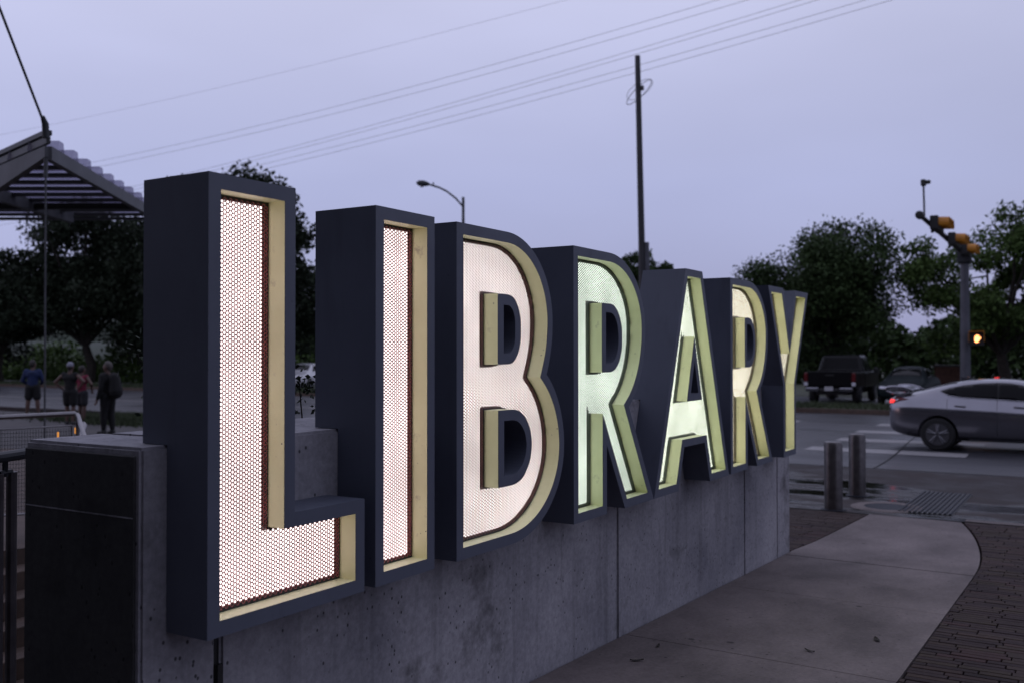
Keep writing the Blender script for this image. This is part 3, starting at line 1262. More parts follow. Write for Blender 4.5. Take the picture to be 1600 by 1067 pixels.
# ================================================================== STREET FURNITURE
for (x, y), lb in (((10.06, 0.47), 'round steel bollard standing on the edge of the brick patch by the manhole'), ((11.43, 0.48), 'round steel bollard standing on the wet apron nearer the street')):
    b = thing('bollard', lb, 'bollard', (x, y, 0.0))
    m = MB()
    m.lathe([(0.108, 0.0), (0.108, 0.80), (0.106, 0.806)], (x, y, 0), 32)
    m.build('shaft', 'bollard', b, smooth=True)
    m = MB()
    m.lathe([(0.104, 0.806), (0.10, 0.822), (0.085, 0.83), (0.0, 0.832)], (x, y, 0), 32)
    m.build('cap', 'bollard', b, smooth=True)
    m = MB()
    m.lathe([(0.15, 0.001), (0.15, 0.006), (0.11, 0.012), (0.109, 0.012)], (x, y, 0), 32)
    m.build('collar', 'iron', b, smooth=True)

mh = thing('manhole', 'round iron manhole cover in a pale concrete ring beside the bollards', 'manhole', (10.6, -0.05, 0))
m = MB()
m.lathe([(0.27, 0.002), (0.27, 0.010), (0.40, 0.012), (0.43, 0.001)], (10.6, -0.05, 0), 40)
m.build('ring', 'walk', mh, smooth=True)
m = MB()
m.lathe([(0.268, 0.002), (0.268, 0.008), (0.0, 0.0081)], (10.6, -0.05, 0), 40)
m.build('cover', 'iron', mh)

gt = thing('drain_grate', 'rectangular ribbed metal grate set in the wet corner apron', 'grate', (11.3, -0.52, 0))
m = MB()
m.box((11.3, -0.52, 0.004), (2.0, 0.62, 0.006))
m.build('tray', 'black', gt)
for k in range(11):
    m = MB()
    m.box((11.3, -0.80 + 0.056 * k, 0.013), (1.96, 0.026, 0.014), bev=0.003)
    m.build('bar', 'iron', gt)

# tall leaning pole with a coil of wire
up_ = thing('utility_pole', 'tall bare dark metal pole with a loop of wire near its top', 'pole', (25.2, 9.63, 0))
m = MB()
m.tube([(25.2, 9.63, -0.1), (25.12, 9.66, 4.3), (24.96, 9.73, 10.98)], [0.12, 0.105, 0.082], 14)
m.build('shaft', 'polemetal', up_, smooth=True)
m = MB()
m.tube([(25.24, 9.50, 0.0), (25.15, 9.53, 5.3)], [0.075, 0.075], 10)
m.build('conduit', 'greypole', up_, smooth=True)
m = MB()
cx, cy, cz = 24.93, 9.72, 9.85
pts = []
for k in range(41):
    a = 2 * PI * k / 40
    pts.append((cx + 0.20 * math.sin(a), cy + 0.40 * math.cos(a) - 0.05, cz + 0.30 * math.sin(a) - 0.22 * math.cos(a)))
m.tube(pts, 0.011, 6, cap=False)
pts = []
for k in range(41):
    a = 2 * PI * k / 40
    pts.append((cx - 0.15 * math.sin(a), cy + 0.42 * math.cos(a) - 0.07, cz + 0.08 + 0.20 * math.sin(a + 0.6) - 0.30 * math.cos(a)))
m.tube(pts, 0.007, 6, cap=False)
m.build('wire_loop', 'cable', up_, smooth=True)
m = MB()
m.box((24.98, 9.60, 9.98), (0.06, 0.12, 0.14))
m.build('clamp', 'black', up_)

# street light
lp = thing('street_lamp', 'cobra head street lamp on a curved arm rising behind the letter B', 'street lamp', (35.0, 23.05, 0))
m = MB()
m.tube([(35.0, 23.05, -0.1), (35.0, 23.05, 9.2)], [0.10, 0.065], 12)
m.build('pole', 'polemetal', lp, smooth=True)
m = MB()
m.tube([(35.0, 23.05, 8.75), (34.82, 23.35, 9.15), (34.6, 23.7, 9.47), (34.42, 23.98, 9.64), (34.25, 24.25, 9.74), (34.15, 24.42, 9.80)], 0.045, 10)
m.build('arm', 'polemetal', lp, smooth=True)
m = MB()
d = Vector((-0.5235, 0.852, 0.12)).normalized()
c0 = Vector((34.17, 24.38, 9.80))
m.tube([c0, c0 + d * .10, c0 + d * .30, c0 + d * .52, c0 + d * .62], [0.05, 0.10, 0.15, 0.12, 0.03], 12)
m.build('lamp_head', 'darkmetal', lp, smooth=True)
m = MB()
m.lathe([(0.03, -0.07), (0.07, -0.05), (0.10, 0.0)], tuple(c0 + d * .36 + Vector((0, 0, -0.12))), 12)
m.build('lens', 'clearlens', lp, smooth=True)
m = MB()
c1 = c0 - d * .18
m.lathe([(0.03, 0.0), (0.035, 0.06), (0.02, 0.12)], (c1.x, c1.y, c1.z), 8)
m.build('photocell', 'darkmetal', lp, smooth=True)

# traffic signal
ts = thing('traffic_signal', 'grey mast arm traffic signal with three yellow heads over the street', 'traffic signal', (33.0, 1.6, 0))
m = MB()
m.tube([(33.0, 1.6, -0.05), (33.0, 1.6, 5.35)], [0.17, 0.13], 16)
m.build('pole', 'greypole', ts, smooth=True)
m = MB()
m.lathe([(0.26, 0.0), (0.26, 0.06), (0.2, 0.10), (0.17, 0.3)], (33.0, 1.6, 0), 16)
m.build('base_collar', 'greypole', ts, smooth=True)
m = MB()
m.box((33.0, 1.6, 5.12), (0.42, 0.40, 0.46), bev=0.03)
m.build('arm_clamp', 'darkmetal', ts)
m = MB()
m.tube([(33.0, 1.6, 5.22), (24.2, 1.62, 5.40)], [0.10, 0.055], 12)
m.build('mast_arm', 'polemetal', ts, smooth=True)
m = MB()
m.lathe([(0.0, -0.12), (0.10, -0.11), (0.11, 0.0), (0.10, 0.1), (0.0, 0.11)], (24.15, 1.62, 5.40), 12, axis='x')
m.build('arm_cap', 'black', ts, smooth=True)


def signal_head(x, y, z):
    hd = MB()
    # horizontal housing lying along X with three lamp sections, visors facing +Y (away from the sign)
    hd.box((x, y, z), (1.06, 0.20, 0.36), bev=0.02)
    h = hd.build('signal_head', 'black', ts)
    for k in (-1, 0, 1):
        v = MB()
        cxx = x + k * 0.35
        arc = [(0.155 * math.cos(math.radians(a)), 0.155 * math.sin(math.radians(a))) for a in range(-30, 211, 20)]
        vs = [(cxx + px, y - 0.10, z + pz) for px, pz in arc] + [(cxx + px, y - 0.36, z + pz - 0.02) for px, pz in arc]
        n = len(arc)
        v.add(vs, [(i, i + 1, n + i + 1, n + i) for i in range(n - 1)])
        v.build('visor', 'yellow', h, smooth=True)
        le = MB()
        le.lathe([(0.15, -0.002), (0.13, -0.012), (0.0, -0.03)], (cxx, y - 0.10, z), 16, axis='y')
        le.build('lens', 'black', h, smooth=True)
    b = MB()
    b.box((x, y + 0.115, z), (0.12, 0.06, 0.42))
    b.build('bracket', 'darkmetal', h)


for p in ((25.45, 1.40, 5.30), (28.95, 1.42, 5.24), (31.85, 1.44, 5.22)):
    signal_head(*p)
m = MB()
m.tube([(24.75, 1.6, 5.40), (24.63, 1.6, 6.2)], 0.025, 8)
m.build('camera_stem', 'greypole', ts, smooth=True)
m = MB()
m.box((24.62, 1.6, 6.29), (0.13, 0.12, 0.17), bev=0.02)
m.lathe([(0.05, 0.0), (0.055, -0.1), (0.03, -0.12)], (24.62, 1.55, 6.30), 10, axis='y')
m.build('detector_camera', 'black', ts)

ps = thing('pedestrian_signal', 'pedestrian signal box showing a lit orange hand on the signal pole', 'pedestrian signal', (32.7, 1.25, 2.1))
vdir = (CP - Vector((32.68, 1.25, 2.38)))
ang = math.atan2(vdir.y, vdir.x)
ca, sa = math.cos(ang), math.sin(ang)


def psl(a, b, c):  # a = towards the viewer, b = sideways, c = up
    return (32.68 + a * ca - b * sa, 1.25 + a * sa + b * ca, 2.40 + c)


def lbox(m, c, s):
    x, y, z = s[0] / 2, s[1] / 2, s[2] / 2
    q = [psl(c[0] + i * x, c[1] + j * y, c[2] + k * z) for k in (-1, 1) for i, j in ((-1, -1), (1, -1), (1, 1), (-1, 1))]
    m.add(q, [(3, 2, 1, 0), (4, 5, 6, 7), (0, 1, 5, 4), (1, 2, 6, 5), (2, 3, 7, 6), (3, 0, 4, 7)])


m = MB()
lbox(m, (0, 0.02, 0), (0.16, 0.46, 0.44))
m.build('housing', 'black', ps)
m = MB()
lbox(m, (0.16, 0.02, 0.232), (0.20, 0.46, 0.02))
lbox(m, (0.14, -0.205, 0.06), (0.16, 0.015, 0.32))
lbox(m, (0.14, 0.245, 0.06), (0.16, 0.015, 0.32))
m.build('visor', 'yellow', ps)
hand = [(-.07, -.15), (.05, -.15), (.085, -.07), (.125, -.01), (.165, .045), (.14, .065), (.095, .035), (.085, .02), (.088, .125), (.058, .13), (.052, .04),
        (.046, .04), (.046, .155), (.014, .158), (.01, .045), (.004, .045), (-.002, .148), (-.034, .145), (-.034, .04), (-.04, .04), (-.05, .11), (-.078, .105), (-.086, -.06)]
m = MB()
m.prism([(-a * .78, b * .78) for a, b in hand], lambda a, b: psl(0.085, -a + 0.03, b), lambda a, b: psl(0.095, -a + 0.03, b))
m.build('hand_symbol', 'handlit', ps, fixn=True)
m = MB()
lbox(m, (-0.12, 0.1, 0.1), (0.1, 0.08, 0.06))
m.build('bracket', 'darkmetal', ps)
m = MB()
lbox(m, (-0.12, 0.1, -0.1), (0.1, 0.08, 0.06))
m.build('bracket', 'darkmetal', ps)

# overhead lines
W_ = [
    ('single thin overhead wire, highest of the lines above the street', [(75, 16.4), (57.4, 16.3), (40.5, 16.32), (26.9, 16.5), (16.9, 16.85), (2, 17.8)], (0,), 0.005),
    ('lower pair of overhead wires under the single high wire', [(75, 13.4), (49.5, 13.6), (31.0, 14.05), (21.1, 14.6), (10.4, 15.6), (-4, 17.3)], (0, -0.32), 0.0075),
    ('pair of overhead wires passing over the top of the bare pole', [(75, 10.4), (36.5, 12.2), (23.2, 13.35), (13.7, 14.3), (7.2, 15.05), (-8, 17.0)], (0, -0.18), 0.0075),
    ('lowest pair of overhead wires crossing behind the bare pole top', [(75, 10.2), (34.6, 11.95), (21.1, 12.8), (13.6, 13.65), (4.6, 14.6), (-10, 16.5)], (0, -0.26), 0.0075),
]


def smooth_pts(P, n=40):
    ys = [p[0] for p in P]
    zs = [p[1] for p in P]
    co = np.polyfit(ys, zs, 2)
    yy = np.linspace(ys[0], ys[-1], n)
    return [(y, float(np.polyval(co, y))) for y in yy]


for lb, P, offs, r in W_:
    for k, dz in enumerate(offs):
        m = MB()
        m.tube([(34.0 + 0.05 * k, y, z + dz) for y, z in smooth_pts(P)], r, 6)
        o = m.build('overhead_wire', 'cable', smooth=True)
        if len(offs) > 1:
            lb2 = ('upper wire' if k == 0 else 'lower wire') + ' of the ' + lb
        else:
            lb2 = lb
        tag(o, lb2, 'wire', 'overhead wires above the street')

# ---------------------------------------------------------------- canopy at the left
cn = thing('canopy', 'hanging corrugated canopy roof on steel beams above the plaza', 'canopy', (6.31, 10.63, gz(6.31)))
P0 = Vector((6.31, 10.63, 4.80))
P1 = Vector((12.6, 15.75, 4.86))
e1 = (P1 - P0)
lat = Vector((-0.5235, 0.852, 0))   # along the deck ribs, away to the left
e1n = e1.normalized()
# main edge beam (toward the street)
def beam(a, b, w, h, name='beam', mat='beam', par=cn):
    a, b = Vector(a), Vector(b)
    d = (b - a).normalized()
    s = Vector((-d.y, d.x, 0)).normalized() * (w / 2)
    u_ = Vector((0, 0, h / 2))
    m = MB()
    q = [a - s - u_, a + s - u_, a + s + u_, a - s + u_, b - s - u_, b + s - u_, b + s + u_, b - s + u_]
    m.add(q, [(0, 1, 2, 3), (7, 6, 5, 4), (0, 4, 5, 1), (1, 5, 6, 2), (2, 6, 7, 3), (3, 7, 4, 0)])
    return m.build(name, mat, par, fixn=True)


beam(P0, P1, 0.10, 0.20, 'edge_beam')
NLp = Vector((7.6, 14.6, 4.80))
# wide fascia at the near left edge: tapered plate
m = MB()
L0, L1 = P0, P0 + Vector((0.25, 0.97, 0)).normalized() * 5.5
dn = Vector((-0.97, 0.25, 0)).normalized() * 0.05
q = []
for s in (-1, 1):
    q += [L0 + dn * s + Vector((0, 0, -0.06)), L1 + dn * s + Vector((0, 0, -0.55)), L1 + dn * s + Vector((0, 0, 0.12)), L0 + dn * s + Vector((0, 0, 0.10))]
m.add(q, [(0, 1, 2, 3), (7, 6, 5, 4), (0, 4, 5, 1), (1, 5, 6, 2), (2, 6, 7, 3), (3, 7, 4, 0)])
m.build('tapered_beam', 'beam', cn, fixn=True)
beam(L0 + Vector((0, 0, .30)), L1 + Vector((0, 0, .34)), 0.10, 0.07, 'gutter_beam', 'darkmetal')
beam(L0 + Vector((0, 0, .19)), L1 + Vector((0, 0, .20)), 0.06, 0.10, 'gutter_beam', 'black')
n_ = 9
for k in range(n_ + 3):
    t = 0.07 + k * 0.085
    if t > 1.0:
        break
    a = P0 + e1 * t
    Ln = 6.6 * t
    b = a + lat * Ln
    # trapezoid deck rib
    m = MB()
    w0, w1, hh = 0.30, 0.20, 0.17
    f = Vector((e1n.x, e1n.y, 0))
    q = []
    for base in (a, b):
        q += [base - f * w0 / 2 + Vector((0, 0, .11)), base + f * w0 / 2 + Vector((0, 0, .11)), base + f * w1 / 2 + Vector((0, 0, .11 + hh)), base - f * w1 / 2 + Vector((0, 0, .11 + hh))]
    m.add(q, [(0, 1, 2, 3), (7, 6, 5, 4), (1, 5, 6, 2), (2, 6, 7, 3), (3, 7, 4, 0)])
    m.build('deck_rib', 'roofsheet', cn, fixn=True)
    beam(a + f * 0.30 + Vector((0, 0, .08)), b + f * 0.30 + Vector((0, 0, .08)), 0.16, 0.05, 'purlin', 'black')
# inner cross beam and far eave
beam(P0 + lat * 2.4 + e1 * 0.30, P0 + lat * 1.9 + e1 * 0.86, 0.12, 0.22, 'cross_beam')
beam(P0 + e1 * 0.64 + Vector((0, 0, -.02)), P0 + e1 * 0.64 + lat * 8 + Vector((0, 0, -.02)), 0.12, 0.12, 'eave_beam', 'black')
# hangers
m = MB()
m.tube([(6.29, 10.66, 5.02), (6.28, 10.66, 5.22), (6.22, 10.64, 5.32)], [0.05, 0.05, 0.03], 10)
m.build('clevis', 'darkmetal', cn, smooth=True)
m = MB()
m.tube([(6.22, 10.64, 5.28), (5.35, 10.24, 6.53), (3.2, 9.25, 9.6)], 0.018, 8)
m.build('tie_rod', 'darkmetal', cn, smooth=True)
m = MB()
m.tube([(6.28, 10.64, 4.72), (6.285, 10.65, 4.45)], 0.03, 8)
m.tube([(6.285, 10.65, 4.45), (6.33, 10.71, gz(6.3) - .03)], 0.014, 8)
m.build('hanger_rod', 'beam', cn, smooth=True)

m = MB()
m.tube([(3.2, 9.25, gz(3.2) - .03), (3.2, 9.25, 9.9)], [0.13, 0.09], 14)
m.build('mast', 'beam', cn, smooth=True)
m = MB()
m.tube([(3.2, 9.25, 9.6), tuple(L1 + Vector((0, 0, .3)))], 0.018, 8)
m.build('tie_rod', 'darkmetal', cn, smooth=True)

# far low brick pier beside the signal
bp = thing('brick_pier', 'low red brick pier with a pale cap beyond the car park', 'pier', (46.9, 3.9, 0))
m = MB()
m.box((46.9, 3.9, 0.65), (0.6, 1.1, 1.35))
m.build('shaft', 'redbrick', bp)
m = MB()
m.box((46.9, 3.9, 1.37), (0.7, 1.2, 0.09), bev=0.01)
m.build('cap', 'plaza', bp)
bo2 = thing('street_bin', 'grey steel litter bin at the roadside beyond the guardrail', 'bin', (15.3, 27.5, -0.03))
m = MB()
m.lathe([(0.20, 0.0), (0.22, 0.05), (0.22, 0.75), (0.19, 0.8)], (15.3, 27.5, -0.03), 20)
m.build('drum', 'greypole', bo2, smooth=True)
m = MB()
m.lathe([(0.23, 0.8), (0.23, 0.86), (0.12, 0.93), (0.0, 0.94)], (15.3, 27.5, -0.03), 20)
m.build('lid', 'darkmetal', bo2, smooth=True)
# ================================================================== VEHICLES
def eval_mesh(o):
    dg = bpy.context.evaluated_depsgraph_get()
    ev = o.evaluated_get(dg)
    return bpy.data.meshes.new_from_object(ev)


def loft_body(name, stations, wheels, wr, mats, parent, sub=2):
    """stations: x, z bottom, z belt, half width, z top, half width at top. Wheel arches are cut out."""
    rings = []
    for (x, zb, zt, w, zr, wt) in stations:
        h = zt - zb
        half = [(0, zb), (.80 * w, zb), (.965 * w, zb + .22 * h), (w, zb + .58 * h), (.995 * w, zt - .20 * h), (.962 * w, zt - .14 * h), (.925 * w, zt),
                (wt + .02, zr - (zr - zt) * .14 - .02), (wt * .72, zr), (0, zr + .012)]
        ring = [(x, -y, z) for y, z in half] + [(x, y, z) for y, z in half[-2:0:-1]]
        rings.append(ring)
    n = len(rings[0])
    vs = [p for r in rings for p in r]
    fs = []
    for i in range(len(rings) - 1):
        for k in range(n):
            a, b = i * n + k, i * n + (k + 1) % n
            fs.append((a, a + n, b + n, b))
    hn = n // 2
    for base, flip in ((0, False), ((len(rings) - 1) * n, True)):
        for k in range(hn):
            a, b, c, d = base + k, base + k + 1, base + (n - k - 1) % n, base + (n - k) % n
            f = (a, b, c) if k == 0 else ((a, b, d) if k == hn - 1 else (a, b, c, d))
            fs.append(tuple(reversed(f)) if flip else f)
    m = MB()
    m.add(vs, fs)
    o = m.build(name, mats, None, fixn=True)
    md = o.modifiers.new('s', 'SUBSURF')
    md.levels = md.render_levels = sub
    cuts = []
    for wx in wheels:
        for s in (-1, 1):
            c = MB()
            c.lathe([(wr, -0.17), (wr, 0.4)], (0, 0, 0), 28, axis='y')
            w = max(st[3] for st in stations)
            c.v = [(x + wx, (y * s) + s * (w - 0.10), z + wr - 0.045) for x, y, z in c.v]
            co = c.build('cut', 'black', None, fixn=True)
            cuts.append(co)
            b = o.modifiers.new('b', 'BOOLEAN')
            b.operation = 'DIFFERENCE'
            b.object = co
            b.solver = 'EXACT'
    bpy.context.view_layer.update()
    me = eval_mesh(o)
    old = o.data
    o.modifiers.clear()
    o.data = me
    for c in cuts:
        bpy.data.objects.remove(c)
    bpy.data.meshes.remove(old)
    while len(me.materials) > 1:
        me.materials.pop()
    me.polygons.foreach_set('material_index', [0] * len(me.polygons))
    shade(me, 40)
    o.parent = parent
    bm = bmesh.new()
    bm.from_mesh(me)
    bv = BVHTree.FromBMesh(bm)
    bm.free()
    return o, bv


def patch(name, outline, bv, mat, parent, side='right', lift=0.006, res=0.05):
    """conformal patch laid on the body: outline in (x,z) for sides, (y,z) for rear / front, (x,y) for top"""
    org = {'right': lambda a, b: (Vector((a, -3, b)), Vector((0, 1, 0))), 'left': lambda a, b: (Vector((a, 3, b)), Vector((0, -1, 0))),
           'rear': lambda a, b: (Vector((-3, a, b)), Vector((1, 0, 0))), 'front': lambda a, b: (Vector((9, a, b)), Vector((-1, 0, 0))),
           'top': lambda a, b: (Vector((a, b, 5)), Vector((0, 0, -1)))}[side]
    # resample outline
    L = []
    for i in range(len(outline)):
        a, b = Vector(outline[i]), Vector(outline[(i + 1) % len(outline)])
        n = max(1, int((b - a).length / res))
        L += [tuple(a.lerp(b, k / n)) for k in range(n)]
    vs = [Vector(p) for p in L]
    es = [(i, (i + 1) % len(L)) for i in range(len(L))]
    x0, x1 = min(p[0] for p in L), max(p[0] for p in L)
    z0, z1 = min(p[1] for p in L), max(p[1] for p in L)
    nx, nz = int((x1 - x0) / res), int((z1 - z0) / res)
    for i in range(1, nx):
        for j in range(1, nz):
            p = (x0 + (x1 - x0) * i / nx, z0 + (z1 - z0) * j / nz)
            if inside(p, [L]) and min((Vector(p) - Vector(q)).length for q in L) > res * .5:
                vs.append(Vector(p))
    r = delaunay_2d_cdt(vs, es, [], 0, 1e-6)
    P3 = []
    N3 = []
    last = None
    for p in r[0]:
        o_, d_ = org(p.x, p.y)
        hit, nn, _, _ = bv.ray_cast(o_, d_)
        if hit is None:
            hit, nn = (last if last else (o_ + d_ * 2.2, -d_))
            hit = Vector((o_.x if abs(d_.x) < .5 else hit.x, o_.y if abs(d_.y) < .5 else hit.y, o_.z if abs(d_.z) < .5 else hit.z))
        if nn.dot(d_) > 0:
            nn = -nn
        last = (hit.copy(), nn.copy())
        P3.append(hit + nn * lift)
        N3.append(nn)
    T = [f for f in r[2] if inside((sum(r[0][i].x for i in f) / len(f), sum(r[0][i].y for i in f) / len(f)), [L])]
    m = MB()
    m.add([tuple(p) for p in P3], T)
    ob = m.build(name, mat, None, smooth=True)
    sm = ob.modifiers.new('t', 'SOLIDIFY')
    sm.thickness = 0.008
    sm.offset = -1
    ob.parent = parent
    return ob


def wheel(parent, x, y, r, w, s, spokes=5):
    t = MB()
    prof = [(r * .66, -w / 2), (r * .90, -w / 2), (r * .985, -w * .36), (r, -w * .2), (r, w * .2), (r * .985, w * .36), (r * .90, w / 2), (r * .66, w / 2)]
    t.lathe(prof, (x, y, r), 36, axis='y')
    # open the hub side: caps stay dark behind the rim
    ty = t.build('tyre', 'tyre', None, smooth=True)
    ty.parent = parent
    g = MB()
    yo = y + s * (w / 2)
    g.lathe([(r * .55, -.012), (r * .67, -.012), (r * .67, .012), (r * .58, .014)], (x, yo, r), 32, axis='y')
    for k in range(spokes):
        a = 2 * PI * k / spokes + 0.3
        for da in (-.13, .13):
            p0 = (x + r * .10 * math.cos(a), yo + s * .012, r + r * .10 * math.sin(a))
            p1 = (x + r * .62 * math.cos(a + da), yo + s * .006, r + r * .62 * math.sin(a + da))
            g.tube([p0, p1], [0.03, 0.018], 6)
    g.lathe([(r * .16, -.01), (r * .16, .02), (r * .08, .024)] if s > 0 else [(r * .08, -.024), (r * .16, -.02), (r * .16, .01)], (x, yo, r), 16, axis='y')
    rm = g.build('rim', 'rim', None, smooth=True)
    rm.parent = ty
    return ty


def bev(o, w=0.03, seg=2):
    b = o.modifiers.new('bevel', 'BEVEL')
    b.width = w
    b.segments = seg
    b.limit_method = 'ANGLE'
    return o


# ---- silver sedan crossing the junction
sed = thing('sedan', 'silver four door sedan with rear spoiler driving over the crosswalk', 'car', (19.66, 1.47, -0.018), -PI / 2)
ST = [(0.0, .40, .86, .60, .93, .46), (.05, .32, .97, .76, 1.06, .60), (.25, .25, 1.0, .86, 1.11, .66), (.55, .20, 1.01, .885, 1.15, .66), (.95, .18, 1.00, .89, 1.28, .61),
      (1.4, .17, .98, .89, 1.395, .575), (1.95, .17, .96, .89, 1.435, .58), (2.5, .17, .93, .89, 1.41, .575), (2.95, .17, .90, .885, 1.27, .58), (3.35, .17, .88, .88, 1.04, .66),
      (3.8, .18, .83, .865, .92, .66), (4.2, .2, .74, .82, .80, .6), (4.46, .26, .60, .70, .66, .5), (4.53, .34, .52, .56, .56, .42)]
RW, FW_ = 0.97, 3.67
body, bv = loft_body('body', ST, (RW, FW_), 0.375, 'silver', sed)
for s in (-1, 1):
    for wx in (RW, FW_):
        wheel(sed, wx, s * 0.785, 0.325, 0.20, s)
for s in (-1, 1):
    for wx in (RW, FW_):
        arch = MB()
        arch.lathe([(0.36, -0.005), (0.36, 0.005)], (wx, s * 0.62, 0.33), 24, axis='y')
        a_ = arch.build('wheel_well', 'black', None)
        a_.parent = sed
for sd_ in ('right', 'left'):
    patch('side_window', [(1.0, 1.18), (1.16, 1.10), (1.4, 1.065), (2.03, 1.04), (2.03, 1.352), (1.7, 1.335), (1.4, 1.29), (1.16, 1.235)], bv, 'glass', sed, sd_)
    patch('side_window', [(2.035, 1.035), (2.55, 1.0), (2.98, .985), (2.98, 1.02), (2.7, 1.20), (2.45, 1.31), (2.25, 1.345), (2.035, 1.352)], bv, 'glass', sed, sd_)
    patch('tail_lamp', [(.03, .90), (.02, 1.0), (.10, 1.03), (.26, 1.03), (.42, 1.005), (.25, .965), (.14, .92)], bv, 'redlens', sed, sd_, 0.008)
    patch('brake_lamp', [(.045, .92), (.04, .985), (.10, .995), (.16, .975), (.13, .925)], bv, 'redlit', sed, sd_, 0.014, 0.03)
    for hx in (1.28, 2.32):
        h = patch('door_handle', [(hx, .885), (hx + .20, .872), (hx + .20, .90), (hx, .913)], bv, 'silver', sed, sd_, 0.03, 0.04)
    patch('chrome_sill', [(1.5, .215), (3.2, .215), (3.2, .235), (1.5, .235)], bv, 'chrome', sed, sd_, 0.006, 0.08)
    patch('window_trim', [(1.0, 1.165), (1.16, 1.083), (1.4, 1.047), (2.0, 1.022), (2.98, .967), (2.98, .982), (2.0, 1.037), (1.4, 1.062), (1.16, 1.098)], bv, 'chrome', sed, sd_, 0.008, 0.06)
    for dx in ((2.03, 1.34, .22), (1.14, 1.02, .62), (3.02, .88, .22)):
        patch('door_seam', [(dx[0], dx[2]), (dx[0] + .008, dx[2]), (dx[0] + .008, dx[1]), (dx[0], dx[1])], bv, 'black', sed, sd_, 0.002, 0.06)
patch('rear_window', [(.62, -.48), (.62, .48), (1.28, .44), (1.28, -.44)], bv, 'glass', sed, 'top')
patch('windscreen', [(2.62, -.46), (2.62, .46), (3.28, .56), (3.28, -.56)], bv, 'glass', sed, 'top')
patch('number_plate', [(-.26, .72), (.26, .72), (.26, .84), (-.26, .84)], bv, 'plate', sed, 'rear')
sp = MB()
wing = [(-.03, 1.215), (.0, 1.245), (.14, 1.258), (.30, 1.245), (.42, 1.21), (.30, 1.208), (.12, 1.214)]
sp.prism(wing, lambda a, b: (a, -.62, b), lambda a, b: (a, .62, b))
so = bev(sp.build('spoiler', 'silver', None, fixn=True), .008)
so.parent = sed
for s in (-1, 1):
    sp = MB()
    y = s * .63
    sp.tube([(.50, y, 1.165), (.40, y, 1.215), (.28, y, 1.243), (.12, y, 1.252), (.0, y, 1.240), (-.045, y, 1.205), (-.02, y, 1.160), (.07, y, 1.125), (.20, y, 1.115)],
            [.014, .022, .026, .028, .030, .030, .030, .028, .02], 10)
    lg = sp.build('end_plate', 'silver', None, smooth=True)
    lg.parent = so
fn = MB()
fn.prism([(1.30, 1.38), (1.56, 1.405), (1.42, 1.445), (1.30, 1.45)], lambda a, b: (a, -.02, b), lambda a, b: (a, .02, b))
fo = fn.build('roof_antenna', 'silver', None, fixn=True)
fo.parent = sed
hl = patch('high_brake_lamp', [(1.92, -.06), (1.92, .06), (2.0, .06), (2.0, -.06)], bv, 'redlit', sed, 'top', 0.02, 0.03)


# ---- black pickup seen from behind
def rbox(m, x0, x1, w0, w1, z0, z1, tw=0.0):
    """box along x, half width w0 at bottom and w1 at top, ends slanted by tw"""
    q = [(x0, -w0, z0), (x1, -w0, z0), (x1, w0, z0), (x0, w0, z0), (x0 + tw, -w1, z1), (x1 - tw, -w1, z1), (x1 - tw, w1, z1), (x0 + tw, w1, z1)]
    m.add(q, [(3, 2, 1, 0), (4, 5, 6, 7), (0, 1, 5, 4), (1, 2, 6, 5), (2, 3, 7, 6), (3, 0, 4, 7)])


pk = thing('pickup_truck', 'black pickup truck parked with its tailgate towards the street', 'truck', (35.4, 6.55, 0.02), math.radians(2))


def pput(m, name, mat, par=pk, b=0.0, smooth=False):
    o = m.build(name, mat, None, smooth=smooth, fixn=True)
    o.parent = par
    if b:
        bev(o, b)
    return o


m = MB()
rbox(m, .02, 2.0, .93, .95, .62, 1.22)
bed = pput(m, 'bed', 'blackpaint', b=.04)
m = MB()
rbox(m, -.03, .02, .80, .82, .70, 1.24)
tg = pput(m, 'tailgate', 'blackpaint', b=.02)
m = MB()
m.box((-.04, 0, 1.10), (.03, .30, .06))
pput(m, 'handle', 'black', tg)
m = MB()
rbox(m, 2.02, 5.35, .93, .95, .58, 1.20)
pput(m, 'cab_body', 'blackpaint', b=.06)
m = MB()
q = [(2.05, -.90, 1.18), (4.15, -.90, 1.18), (4.15, .90, 1.18), (2.05, .90, 1.18), (2.22, -.70, 1.84), (3.45, -.70, 1.86), (3.45, .70, 1.86), (2.22, .70, 1.84)]
m.add(q, [(3, 2, 1, 0), (4, 5, 6, 7), (0, 1, 5, 4), (1, 2, 6, 5), (2, 3, 7, 6), (3, 0, 4, 7)])
cab = pput(m, 'cab', 'blackpaint', b=.07)
m = MB()
m.add([(2.10, -.72, 1.30), (2.10, .72, 1.30), (2.195, .60, 1.74), (2.195, -.60, 1.74)], [(3, 2, 1, 0)])
rw_ = pput(m, 'rear_window', 'glass')
rw_.location.x = -0.02
for s in (-1, 1):
    m = MB()
    m.add([(2.45, s * .868, 1.27), (3.9, s * .868, 1.27), (3.42, s * .725, 1.76), (2.55, s * .725, 1.76)], [(0, 1, 2, 3)])
    sw = pput(m, 'side_window', 'glass')
    sw.location.y = s * 0.028
    m = MB()
    m.box((-.02, s * .875, 1.02), (.10, .13, .34), bev=.02)
    pput(m, 'tail_lamp', 'redlens')
    m = MB()
    m.box((-.03, s * .875, .76), (.09, .13, .14), bev=.02)
    pput(m, 'reversing_lamp', 'clearlens')
    m = MB()
    m.box((-.12, s * .62, .56), (.16, .48, .15), bev=.03)
    pput(m, 'bumper', 'chrome')
    m = MB()
    m.box((3.95, s * 1.03, 1.25), (.10, .18, .20), bev=.03)
    pput(m, 'mirror', 'black')
    for wx in (1.05, 4.45):
        wheel(pk, wx, s * .80, .38, .26, s, 6)
m = MB()
m.box((-.12, 0, .55), (.14, .70, .10), bev=.02)
pput(m, 'bumper_step', 'black')
m = MB()
m.box((-.205, 0, .60), (.012, .31, .16))
